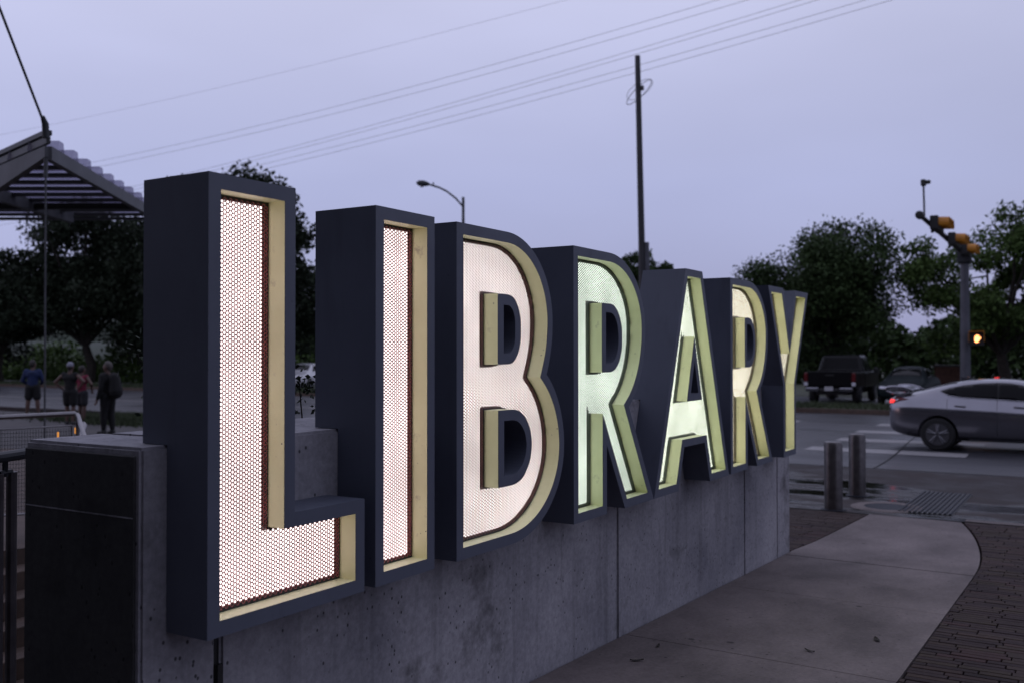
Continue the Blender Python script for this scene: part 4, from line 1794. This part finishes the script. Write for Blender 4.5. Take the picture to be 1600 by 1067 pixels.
pput(m, 'number_plate', 'plate')
m = MB()
m.box((2.7, 0, .48), (4.6, 1.2, .28))
pput(m, 'chassis', 'black')


# ---- parked cars
def parked(label, loc, rz, paint, front_lit=True):
    c = thing('parked_car', label, 'car', loc, rz)
    S = [(0.0, .38, .80, .62, .86, .5), (.06, .3, .90, .78, .98, .62), (.3, .24, .93, .86, 1.03, .66), (.7, .2, .94, .885, 1.12, .64), (1.15, .18, .93, .89, 1.36, .58),
         (1.8, .18, .92, .89, 1.43, .58), (2.5, .18, .90, .89, 1.40, .57), (3.0, .18, .88, .885, 1.2, .6), (3.3, .18, .86, .88, 1.0, .68), (3.9, .18, .82, .87, .9, .68), (4.35, .22, .74, .83, .78, .62), (4.5, .28, .62, .70, .66, .5), (4.55, .34, .54, .6, .58, .46)]
    bo, b_ = loft_body('body', S, (.85, 3.6), .36, paint, c)
    for s in (-1, 1):
        for wx in (.85, 3.6):
            wheel(c, wx, s * .78, .32, .2, s)
        patch('headlamp', [(s * .40, .60), (s * .70, .62), (s * .72, .71), (s * .42, .69)], b_, 'clearlens', c, 'front', 0.01, 0.05)
        patch('tail_lamp', [(s * .45, .72), (s * .72, .74), (s * .70, .86), (s * .45, .84)], b_, 'redlens', c, 'rear', 0.01, 0.05)
    for sd_ in ('left', 'right'):
        patch('side_window', [(.95, 1.03), (2.0, 1.02), (2.95, .99), (2.45, 1.31), (1.8, 1.34), (1.25, 1.27)], b_, 'glass', c, sd_)
    patch('windscreen', [(2.62, -.48), (2.62, .48), (3.2, .58), (3.2, -.58)], b_, 'glass', c, 'top')
    patch('rear_window', [(.72, -.48), (.72, .48), (1.1, .44), (1.1, -.44)], b_, 'glass', c, 'top')
    patch('grille', [(-.34, .46), (.34, .46), (.36, .60), (-.36, .60)], b_, 'black', c, 'front')
    patch('grille_bar', [(-.55, .625), (.55, .625), (.55, .65), (-.55, .65)], b_, 'chrome', c, 'front', 0.01)
    patch('number_plate', [(-.2, .42), (.2, .42), (.2, .52), (-.2, .52)], b_, 'plate', c, 'front', 0.012)
    return c


parked('dark teal car parked nose to the street beside the pickup', (40.0, 4.1, 0.02), PI, 'tealpaint')
parked('white car parked far behind the gap between letters L and I', (39.5, 36.0, 0.02), math.radians(200), 'whitepaint')
# ================================================================== PEOPLE
def capsule(m, p0, r0, p1, r1, flat=1.0, seg=10, axis=None):
    """tapered capsule; flat scales the cross-section along `axis` (default x)"""
    p0, p1 = Vector(p0), Vector(p1)
    d = p1 - p0
    L = max(d.length, 1e-4)
    t = d / L
    ref = Vector(axis) if axis else Vector((1, 0, 0))
    n = ref - t * ref.dot(t)
    n = n.normalized() if n.length > 1e-3 else t.orthogonal().normalized()
    b = t.cross(n)
    rows = []
    for k in range(1, 4):
        a = PI / 2 * (1 - k / 3)
        rows.append((-r0 * math.sin(a), r0 * math.cos(a)))
    for k in range(0, 3):
        a = PI / 2 * k / 3
        rows.append((L + r1 * math.sin(a), r1 * math.cos(a)))
    o = len(m.v)
    m.v.append(tuple(p0 - t * r0))
    for h, r in rows:
        for k in range(seg):
            a = 2 * PI * k / seg
            m.v.append(tuple(p0 + t * h + n * (r * flat * math.cos(a)) + b * (r * math.sin(a))))
    m.v.append(tuple(p1 + t * r1))
    e = len(m.v) - 1
    for k in range(seg):
        m.f.append((o, o + 1 + (k + 1) % seg, o + 1 + k))
        for i in range(len(rows) - 1):
            a = o + 1 + i * seg + k
            c = o + 1 + i * seg + (k + 1) % seg
            m.f.append((a, c, c + seg, a + seg))
        a = o + 1 + (len(rows) - 1) * seg
        m.f.append((a + k, a + (k + 1) % seg, e))
    m.mi = [0] * len(m.f)


def remeshed(m, name, mat, parent, vox):
    o = m.build(name, mat, None, fixn=True)
    r = o.modifiers.new('r', 'REMESH')
    r.mode = 'VOXEL'
    r.voxel_size = vox
    s = o.modifiers.new('s', 'SMOOTH')
    s.iterations = 3
    s.factor = 0.5
    bpy.context.view_layer.update()
    me = eval_mesh(o)
    old = o.data
    o.modifiers.clear()
    o.data = me
    bpy.data.meshes.remove(old)
    me.polygons.foreach_set('use_smooth', [True] * len(me.polygons))
    o.parent = parent
    return o


M['skin'] = simple('skin', (0.10, 0.055, 0.042), 0.55, var=0.08)
M['hair'] = simple('dark_hair', (0.018, 0.014, 0.012), 0.7, var=0.2)
M['greyhair'] = simple('grey_hair', (0.09, 0.078, 0.072), 0.75, var=0.15)
M['blue'] = simple('blue_jacket_cloth', (0.007, 0.019, 0.075), 0.8, var=0.2)
M['print'] = simple('pale_print', (0.05, 0.07, 0.14), 0.8)
M['blackcloth'] = simple('black_cloth', (0.005, 0.005, 0.006), 0.85, var=0.2)
M['charcoal'] = simple('charcoal_cloth', (0.006, 0.006, 0.007), 0.85, var=0.2)
M['pinkcloth'] = simple('pink_cloth', (0.17, 0.010, 0.035), 0.8, var=0.2)
M['capcloth'] = simple('pale_cap_cloth', (0.20, 0.20, 0.25), 0.8, var=0.1)
M['greycloth'] = simple('grey_cloth', (0.02, 0.02, 0.025), 0.85, var=0.2)
M['shoe'] = simple('shoe_rubber', (0.03, 0.03, 0.032), 0.7)


def person(label, loc, rz, H, arms, stance, top, bottom, headwear, turn=0.0, sleeves=True, shorts=True, girth=1.0, lean=0.0, pack=False, group=None):
    """local frame: faces +x, y to the left. arms: per side (elbow, wrist) as offsets from the shoulder in units of H"""
    root = thing('person', label, 'person', loc, rz, group)
    h = H
    pel = Vector((0, 0, .52 * h))
    chest = Vector((lean * .5, 0, .72 * h))
    neck = Vector((lean, 0, .835 * h))
    head = Vector((lean + .012 * h, 0, .925 * h))
    g = girth

    def build_limbs(m, extra, parts):
        if 'torso' in parts:
            capsule(m, pel + Vector((0, -.042 * h, 0)), .060 * h * g + extra, pel + Vector((0, .042 * h, 0)), .060 * h * g + extra)
            capsule(m, pel, .072 * h * g + extra, chest, .078 * h * g + extra, .82)
            capsule(m, chest + Vector((0, -.05 * h, .03 * h)), .064 * h * g + extra, chest + Vector((0, .05 * h, .03 * h)), .064 * h * g + extra)
            for s in (-1, 1):
                capsule(m, chest + Vector((0, s * .05 * h, .055 * h)), .05 * h * g + extra, neck + Vector((-.005 * h, s * .095 * h, -.030 * h)), .036 * h * g + extra)
        for s, (el, wr) in zip((1, -1), arms):
            sh = neck + Vector((-.005 * h, s * .108 * h, -.035 * h))
            e = sh + Vector(el) * h
            w = e + Vector(wr) * h
            if 'upper' in parts:
                capsule(m, sh, .033 * h * g + extra, e, .025 * h * g + extra)
            if 'fore' in parts:
                capsule(m, e, .025 * h * g + extra, w, .016 * h * g + extra)
            if 'hand' in parts:
                d = (w - e).normalized()
                sd = d.cross(Vector((1, 0, 0)))
                sd = sd.normalized() if sd.length > .2 else Vector((0, 1, 0))
                fwd = sd.cross(d)
                k = w + d * .045 * h
                capsule(m, w, .015 * h, k, .019 * h, .6, axis=tuple(sd))
                for q, ln in ((-1.5, .036), (-.5, .044), (.5, .042), (1.5, .032)):
                    b0 = k + fwd * (q * .0105 * h) + d * .010 * h
                    b1 = b0 + d * ln * .55 * h - sd * s * .004 * h
                    b2 = b1 + d * ln * .45 * h - sd * s * .012 * h
                    capsule(m, b0, .0062 * h, b1, .0055 * h, seg=6)
                    capsule(m, b1, .0055 * h, b2, .0048 * h, seg=6)
                t0 = w + d * .012 * h + fwd * .016 * h
                t1 = t0 + d * .022 * h + fwd * .016 * h
                capsule(m, t0, .0075 * h, t1, .0062 * h, seg=6)
                capsule(m, t1, .0062 * h, t1 + d * .02 * h + fwd * .004 * h, .0052 * h, seg=6)
        for s, (fx, fy) in zip((1, -1), stance):
            hip = pel + Vector((0, s * .052 * h, -.01 * h))
            kn = Vector((fx * .5 * h + .012 * h, s * .05 * h + (fy * .5) * h, .285 * h))
            an = Vector((fx * h, s * .045 * h + fy * h, .045 * h))
            if 'thigh' in parts:
                capsule(m, hip, .055 * h * g + extra, kn, .034 * h * g + extra)
            if 'shortleg' in parts:
                capsule(m, hip, .058 * h * g + extra, hip.lerp(kn, .72), .052 * h * g + extra)
            if 'calf' in parts:
                capsule(m, kn, .034 * h * g + extra, kn.lerp(an, .35), .035 * h * g + extra)
                capsule(m, kn.lerp(an, .35), .035 * h * g + extra, an, .021 * h + extra)
            if 'foot' in parts:
                capsule(m, an + Vector((-.02 * h, 0, -.018 * h)), .024 * h, an + Vector((.085 * h, s * .012 * h, -.027 * h)), .018 * h)

    m = MB()
    build_limbs(m, 0, ('torso', 'upper', 'fore', 'hand', 'thigh', 'calf', 'foot'))
    capsule(m, neck - Vector((0, 0, .02 * h)), .034 * h, head - Vector((0, 0, .03 * h)), .032 * h)
    ct, stt = math.cos(turn), math.sin(turn)
    R_ = lambda v: Vector((v[0] * ct - v[1] * stt, v[0] * stt + v[1] * ct, v[2]))
    hd = lambda *v: head + R_(v) * h
    capsule(m, hd(-.008, 0, .018), .053 * h, hd(-.004, 0, .022), .053 * h, .92)
    capsule(m, hd(.012, 0, -.03), .040 * h, hd(.014, 0, .0), .045 * h)
    capsule(m, hd(.050, 0, .012), .006 * h, hd(.062, 0, -.008), .010 * h, seg=6)     # nose
    capsule(m, hd(.050, -.012, -.030), .006 * h, hd(.050, .012, -.030), .006 * h, seg=6)  # mouth
    for s in (-1, 1):
        capsule(m, hd(-.004, s * .050, .012), .010 * h, hd(-.008, s * .054, -.012), .007 * h, seg=6)  # ears
        capsule(m, hd(.046, s * .018, .022), .009 * h, hd(.048, s * .022, .022), .008 * h, seg=6)     # brow / eye
    remeshed(m, 'body', 'skin', root, 0.0095)
    # clothing
    m = MB()
    build_limbs(m, .014, ('torso',) + (('upper', 'fore') if sleeves else ()))
    tp = remeshed(m, 'jacket' if sleeves else 'shirt', top, root, 0.013)
    m = MB()
    build_limbs(m, .017, ('thigh', 'calf') if not shorts else ('shortleg',))
    capsule(m, pel + Vector((0, -.042 * h, 0)), .064 * h * g + .014, pel + Vector((0, .042 * h, 0)), .064 * h * g + .014)
    remeshed(m, 'shorts' if shorts else 'trousers', bottom, root, 0.013)
    m = MB()
    build_limbs(m, 0, ())
    for s, (fx, fy) in zip((1, -1), stance):
        an = Vector((fx * h, s * .045 * h + fy * h, .045 * h))
        m2 = MB()
        capsule(m2, an + Vector((-.02 * h, 0, -.016 * h)), .029 * h, an + Vector((.088 * h, s * .012 * h, -.024 * h)), .022 * h)
        remeshed(m2, 'shoe', 'shoe', root, 0.012)
    # hair or cap
    m = MB()
    if headwear == 'cap':
        capsule(m, hd(-.010, 0, .032), .056 * h, hd(-.006, 0, .036), .055 * h, .95)
        capsule(m, hd(.055, -.022, .030), .010 * h, hd(.055, .022, .030), .010 * h, seg=6)
        capsule(m, hd(.085, -.014, .026), .008 * h, hd(.085, .014, .026), .008 * h, seg=6)
        remeshed(m, 'cap', 'capcloth', root, 0.011)
        m = MB()
        capsule(m, hd(-.030, 0, -.005), .040 * h, hd(-.034, 0, -.05), .018 * h)
        remeshed(m, 'hair', 'hair', root, 0.011)
    else:
        capsule(m, hd(-.016, 0, .026), .056 * h, hd(-.010, 0, .032), .055 * h, .94)
        capsule(m, hd(-.030, 0, .0), .044 * h, hd(-.028, 0, -.02), .036 * h)
        remeshed(m, 'hair', headwear, root, 0.011)
    if pack:
        m = MB()
        c = chest + Vector((-.125 * h, 0, -.02 * h))
        capsule(m, c + Vector((-.02 * h, 0, -.11 * h)), .105 * h, c + Vector((.005 * h, 0, .07 * h)), .08 * h, .85)
        remeshed(m, 'backpack', 'blackcloth', root, 0.014)
        for s in (-1, 1):
            m = MB()
            m.tube([c + Vector((.06 * h, s * .06 * h, .12 * h)), neck + Vector((.0, s * .075 * h, .012 * h)), chest + Vector((.085 * h, s * .07 * h, .02 * h)), pel + Vector((.03 * h, s * .09 * h, .08 * h)), c + Vector((.05 * h, s * .06 * h, -.12 * h))], .012 * h, 6)
            st_ = m.build('strap', 'blackcloth', None, smooth=True)
            st_.parent = root
    return root, chest


down = [((-.01, .03, -.165), (.03, .005, -.145)), ((-.01, -.03, -.165), (.03, -.005, -.145))]
VIEWYAW = math.atan2(.5235, .852)
r1, ch1 = person('person in a blue jacket and black shorts standing with back turned on the pavement', (16.05, 26.5, -0.03), VIEWYAW + 0.25, 1.76,
                 [((.02, .06, -.16), (.09, -.05, -.06)), ((.02, -.06, -.16), (.09, .05, -.06))], [(0.0, .05), (0.0, -.05)], 'blue', 'blackcloth', 'hair', turn=-.4, girth=1.16)
m = MB()
for k in range(5):
    m.box((-.160, -.10 + .045 * k, 1.395), (.012, .036, .032))
pr = m.build('back_print', 'print', None)
pr.parent = r1
pr['kind'] = 'stuff'
person('person in a pale cap and black tank top with hands on hips', (14.45, 22.2, -0.03), VIEWYAW, 1.72,
       [((-.02, .12, -.12), (.05, -.09, -.11)), ((-.03, -.13, -.11), (.05, .10, -.11))], [(0.02, .01), (-.02, -.01)], 'blackcloth', 'blackcloth', 'cap', sleeves=False)
person('person in a pink top half hidden behind the one in the cap', (15.02, 22.5, -0.03), VIEWYAW - .3, 1.62,
       [((-.02, .04, -.16), (.03, .0, -.14)), ((.0, -.10, -.12), (.07, .05, -.09))], [(0.02, .0), (-.03, -.02)], 'pinkcloth', 'greycloth', 'hair', sleeves=False)
person('grey haired person in a dark coat and trousers wearing a black backpack', (12.95, 18.45, -0.03), VIEWYAW + 1.15, 1.76,
       [((-.01, .03, -.165), (.05, .01, -.14)), ((.0, -.04, -.16), (.05, -.0, -.14))], [(0.03, .0), (-.04, .0)], 'charcoal', 'charcoal', 'greyhair', turn=.3, shorts=False, girth=1.12, pack=True)
# ================================================================== TREES
def tree(name, label, base, H, crown, seed, leaves, mat, leaf=0.17, gaps=0.5, trunk_r=0.16, group=None, top=None):
    """crown = (rx, ry, z low, z high); clumps of leaf-sized faces round the ends of real limbs"""
    rr = random.Random(seed)
    nr = np.random.default_rng(seed)
    rx, ry, z0, z1 = crown
    root = thing(name, label, 'tree', base, 0, group)
    B = Vector(base)
    tk = MB()
    fork = z0 + (z1 - z0) * 0.12
    bend = [Vector((rr.uniform(-.15, .15), rr.uniform(-.15, .15), 0)) for _ in range(3)]
    tp = [B + Vector((0, 0, -.1)), B + bend[0] + Vector((0, 0, fork * .5)), B + bend[1] + Vector((0, 0, fork))]
    tk.tube(tp, [trunk_r * 1.25, trunk_r, trunk_r * .8], 9)
    cz, hz = (z0 + z1) / 2, (z1 - z0) / 2
    clumps = []
    nl = 11
    for i in range(nl):
        a = 2 * PI * i / nl + rr.uniform(-.3, .3)
        e = rr.uniform(-.25, 1.0)
        rad = rr.uniform(.55, .86)
        tip = Vector((math.cos(a) * rx * rad * math.sqrt(max(.12, 1 - max(0, e) ** 2 * .85)), math.sin(a) * ry * rad * math.sqrt(max(.12, 1 - max(0, e) ** 2 * .85)), cz + hz * e * .82))
        s = tp[2]
        mid = s.lerp(B + tip, .5) + Vector((rr.uniform(-.3, .3), rr.uniform(-.3, .3), rr.uniform(.0, .5)))
        tk.tube([s, mid, B + tip], [trunk_r * .5, trunk_r * .28, trunk_r * .07], 6)
        clumps.append((tip, 1.0))
        for k in range(4):
            f = rr.uniform(.4, .95)
            b0 = s.lerp(B + tip, f) if f < .5 else mid.lerp(B + tip, (f - .5) * 2)
            q = Vector((rr.gauss(0, 1), rr.gauss(0, 1), rr.gauss(.15, .8))).normalized() * rr.uniform(.18, .34) * min(rx, hz) * 1.5
            t2 = b0 - B + q
            # keep inside the crown ellipsoid
            en = Vector((t2.x / rx, t2.y / ry, (t2.z - cz) / hz))
            if en.length > .93:
                en *= .93 / en.length
                t2 = Vector((en.x * rx, en.y * ry, cz + en.z * hz))
            tk.tube([b0, b0.lerp(B + t2, .5) + Vector((0, 0, .1)), B + t2], [trunk_r * .2, trunk_r * .1, trunk_r * .03], 5)
            clumps.append((t2, .8))
    for k in range(int(10 / max(gaps, .3))):
        v = Vector((rr.gauss(0, 1), rr.gauss(0, 1), rr.gauss(0, 1))).normalized() * rr.uniform(.2, .9)
        clumps.append((Vector((v.x * rx, v.y * ry, cz + v.z * hz)), rr.uniform(.6, 1.1)))
    tk.build('trunk', 'bark', root, smooth=True)
    cs = np.array([[c.x, c.y, c.z] for c, _ in clumps])
    sg = np.array([s for _, s in clumps])
    spread = min(rx, ry, hz) * .30 * (1.25 - .55 * gaps)
    idx = nr.integers(0, len(cs), leaves)
    r = nr.normal(size=(leaves, 3))
    r /= np.linalg.norm(r, axis=1)[:, None] + 1e-9
    rad = nr.random(leaves) ** .45
    P = cs[idx] + r * (rad * spread * sg[idx])[:, None] * np.array([1.1, 1.1, .78]) + nr.normal(size=(leaves, 3)) * spread * .10
    # a few stray sprigs past the outline
    low = P[:, 2] < z0 * .75
    P[low, 2] = z0 * .75 + nr.random(low.sum()) * .5
    P = P + np.array([B.x, B.y, B.z])
    s = leaf * (0.6 + 0.8 * nr.random(leaves))
    a = nr.normal(size=(leaves, 3))
    a /= np.linalg.norm(a, axis=1)[:, None]
    b = nr.normal(size=(leaves, 3))
    b -= a * (a * b).sum(1)[:, None]
    b /= np.linalg.norm(b, axis=1)[:, None]
    A_1 = a * (s * .5)[:, None]
    B_1 = b * (s * .27)[:, None]
    V = np.stack([P - A_1, P + B_1 - A_1 * .1, P + A_1, P - B_1 - A_1 * .1], 1).reshape(-1, 3)
    F = np.arange(leaves * 4).reshape(-1, 4)
    fast_mesh('crown', V, F, mat, root)
    return root


tree('oak_tree', 'dense round dark oak standing behind the black pickup', (43.6, 8.4, 0), 7.8, (4.0, 4.0, 1.0, 8.0), 5, 52000, 'leafmid', .17, .15, .22)
tree('oak_tree', 'airy lighter green tree behind the traffic signal with sky showing through', (43.5, 1.3, 0), 8.4, (4.2, 4.4, 1.0, 8.3), 9, 30000, 'leaflight', .18, .95, .24)
tree('oak_tree', 'green tree partly out of view beyond the signal, right of the airy tree', (40.5, -3.8, 0), 8.5, (3.6, 3.8, .8, 7.6), 14, 28000, 'leaflight', .18, .85, .22)
tree('oak_tree', 'big dark tree across the street behind the person in blue', (35.0, 60.5, 0), 9.0, (4.6, 4.6, 1.0, 8.7), 21, 34000, 'leafdark', .28, .4, .3)
tree('oak_tree', 'tall dark tree under the canopy edge behind the person in the cap', (37.5, 54.5, 0), 12, (5.6, 5.2, 1.2, 11.8), 22, 34000, 'leafdark', .28, .5, .3)
tree('oak_tree', 'dark tree across the street behind the person with the backpack', (40.0, 51.5, 0), 11.5, (5.0, 5.0, 1.0, 11.2), 23, 30000, 'leafdark', .28, .45, .3)
tree('oak_tree', 'tall tree whose top sprigs rise above the letter L', (31.9, 34.8, .1), 11.4, (4.4, 4.4, 1.6, 11.3), 31, 26000, 'leafdark', .26, .75, .26)
tree('oak_tree', 'dark tree filling the gap between the letters L and I', (42.5, 42.0, 0), 8.5, (4.6, 4.6, 1.2, 8.6), 37, 26000, 'leafdark', .26, .45, .24)
tree('young_tree', 'small tree top showing beside the bare pole behind the letter A', (53.3, 22.1, 0), 8.8, (1.9, 1.9, 2.5, 8.7), 41, 9000, 'leafmid', .22, .6, .12)
tree('oak_tree', 'distant dark tree far left beyond the plaza canopy', (27.0, 66.0, 0), 7.5, (5.0, 5.0, .8, 7.4), 43, 20000, 'leafdark', .3, .45, .28)


def leaf_mass(name, region_fn, n, size, mat, seed, kind='stuff', parent=None):
    nr = np.random.default_rng(seed)
    P = region_fn(nr, n)
    a = nr.normal(size=(n, 3))
    a /= np.linalg.norm(a, axis=1)[:, None]
    b = nr.normal(size=(n, 3))
    b -= a * (a * b).sum(1)[:, None]
    b /= np.linalg.norm(b, axis=1)[:, None]
    s = size * (0.6 + .8 * nr.random(n))
    A_1, B_1 = a * (s * .5)[:, None], b * (s * .28)[:, None]
    V = np.stack([P - A_1, P + B_1, P + A_1, P - B_1], 1).reshape(-1, 3)
    o = fast_mesh(name, V, np.arange(n * 4).reshape(-1, 4), mat, parent)
    if kind:
        o['kind'] = kind
    return o


def wood(nr, n):
    y = nr.uniform(-25, 95, n)
    h = 3.2 + 1.3 * np.sin(y * .21) + .9 * np.sin(y * .53 + 1) + .6 * np.sin(y * 1.3)
    x = 64 + nr.uniform(-3, 3, n) + y * .10
    return np.stack([x, y, nr.random(n) ** .8 * h], 1)


struct(leaf_mass('far_wood', wood, 60000, .5, 'leafmid', 51), 'stuff', 'dark scrub and woodland beyond the car park', 'woodland')


def scrub(nr, n):
    y = nr.uniform(38, 95, n)
    h = 2.0 + .7 * np.sin(y * .6) + .5 * np.sin(y * 1.7)
    return np.stack([40.5 + nr.uniform(-1.5, 1.5, n) + (y - 38) * .06, y, nr.random(n) * h], 1)


struct(leaf_mass('roadside_scrub', scrub, 26000, .3, 'leaflight', 53), 'stuff', 'low green scrub under the dark trees across the street', 'scrub')


def blades(name, label, fn, n, hgt, seed, mat='grass'):
    nr = np.random.default_rng(seed)
    P = fn(nr, n)
    h = hgt * (.5 + nr.random(n))
    a = nr.uniform(0, 6.28, n)
    w = np.stack([np.cos(a), np.sin(a), np.zeros(n)], 1) * (.012 + hgt * .05)
    lean = np.stack([nr.normal(size=n), nr.normal(size=n), np.zeros(n)], 1) * (h * .35)[:, None]
    tip = P + lean + np.stack([np.zeros(n), np.zeros(n), h], 1)
    V = np.stack([P - w, P + w, tip], 1).reshape(-1, 3)
    o = fast_mesh(name, V, np.arange(n * 3).reshape(-1, 3), mat)
    return struct(o, 'stuff', label, 'grass')


def verge_pts(nr, n):
    y = nr.uniform(-12, 60, n)
    return np.stack([30.35 + (y - 4) * .0428 + nr.random(n) ** 1.2 * 3.2, y, np.full(n, .11)], 1)


blades('verge_grass', 'rough grass on the verge across the street', verge_pts, 30000, .13, 61)


def tuft_pts(nr, n):
    t = nr.random(n)
    x = 15.0 + t * 2.2 + nr.normal(size=n) * .25
    y = 21.6 - t * 1.0 + nr.normal(size=n) * 1.7
    return np.stack([x, y, np.zeros(n) - .02], 1)


blades('roadside_tufts', 'dark green tufts beside the road near the standing people', tuft_pts, 9000, .17, 62)

# shrub behind the wall, seen in the gap between L and I
sh = thing('shrub', 'leafy twiggy shrub behind the wall in the gap between L and I', 'shrub', (1.55, 1.35, gz(1.5)))
rr = random.Random(77)
tw = MB()
tips = []
for k in range(22):
    a = rr.uniform(0, 6.28)
    p0 = Vector((1.55 + rr.uniform(-.15, .15), 1.35 + rr.uniform(-.1, .1), gz(1.5)))
    p2 = Vector((1.55 + rr.uniform(-.65, .5), 1.25 + rr.uniform(-.42, .5), 1.58 + rr.uniform(0, .32)))
    p1 = p0.lerp(p2, .6) + Vector((rr.uniform(-.1, .1), rr.uniform(-.1, .1), .12))
    p3 = p2 + Vector((rr.uniform(-.2, .2), rr.uniform(-.12, .12), rr.uniform(-.08, .12)))
    tw.tube([p0, p1, p2, p3], [.006, .005, .003, .0015], 5, cap=False)
    tips += [p1, p2, p3, p2.lerp(p3, .5), p1.lerp(p2, .6)]
tw.build('twigs', 'bark', sh)
tipa = np.array([list(t) for t in tips])
lf = leaf_mass('leaves', lambda nr, n: tipa[nr.integers(0, len(tipa), n)] + nr.normal(size=(n, 3)) * .05, 2600, .032, 'leafdark', 78, None, sh)

# weeds at the wall end
wd = thing('weed_sprig', 'small weed growing from the back edge of the wall end', 'plant', (-.11, .79, .9))
m = MB()
for k in range(5):
    a = rr.uniform(-.6, .9)
    m.tube([(-.10, .79, .66 + .01 * k), (-.115 - .008 * k, .79, .69 + .012 * k), (-.125 - .01 * k, .785, .70 + .01 * k)], [.002, .0015, .001], 4, cap=False)
m.build('stem', 'bark', wd)
leaf_mass('leaves', lambda nr, n: np.array([-.125, .79, .70]) + nr.normal(size=(n, 3)) * np.array([.015, .012, .02]), 22, .022, 'leafmid', 80, None, wd)

# fallen leaves and twigs on the walk
for (x, y, s, a, lb) in ((4.22, -1.16, .05, .4, 'curled dark fallen leaf on the concrete walk near the brick edge'), (3.72, -.88, .035, 1.2, 'small flat fallen leaf lying on the concrete walk near a slab joint'),
                         (2.95, -.12, .04, 2.2, 'brown fallen leaf near the foot of the wall'), (3.30, -.10, .03, .2, 'tiny dark leaf scrap beside the wall joint')):
    o = MB()
    z = gz(x) + .004
    L = []
    for k in range(-3, 4):
        t = k / 3
        wv = s * .32 * (1 - t * t) + .001
        L.append((t * s, wv, .010 * t * t + .004 * abs(wv) / s))
    vs = [(p[0], p[1], p[2]) for p in L] + [(p[0], 0, p[2] * .3) for p in L] + [(p[0], -p[1], p[2]) for p in L]
    n = len(L)
    vs = [(x + p[0] * math.cos(a) - p[1] * math.sin(a), y + p[0] * math.sin(a) + p[1] * math.cos(a), z + p[2]) for p in vs]
    o.add(vs, [(i, i + 1, n + i + 1, n + i) for i in range(n - 1)] + [(n + i, n + i + 1, 2 * n + i + 1, 2 * n + i) for i in range(n - 1)])
    tag(o.build('fallen_leaf', 'bark', smooth=True), lb, 'leaf')
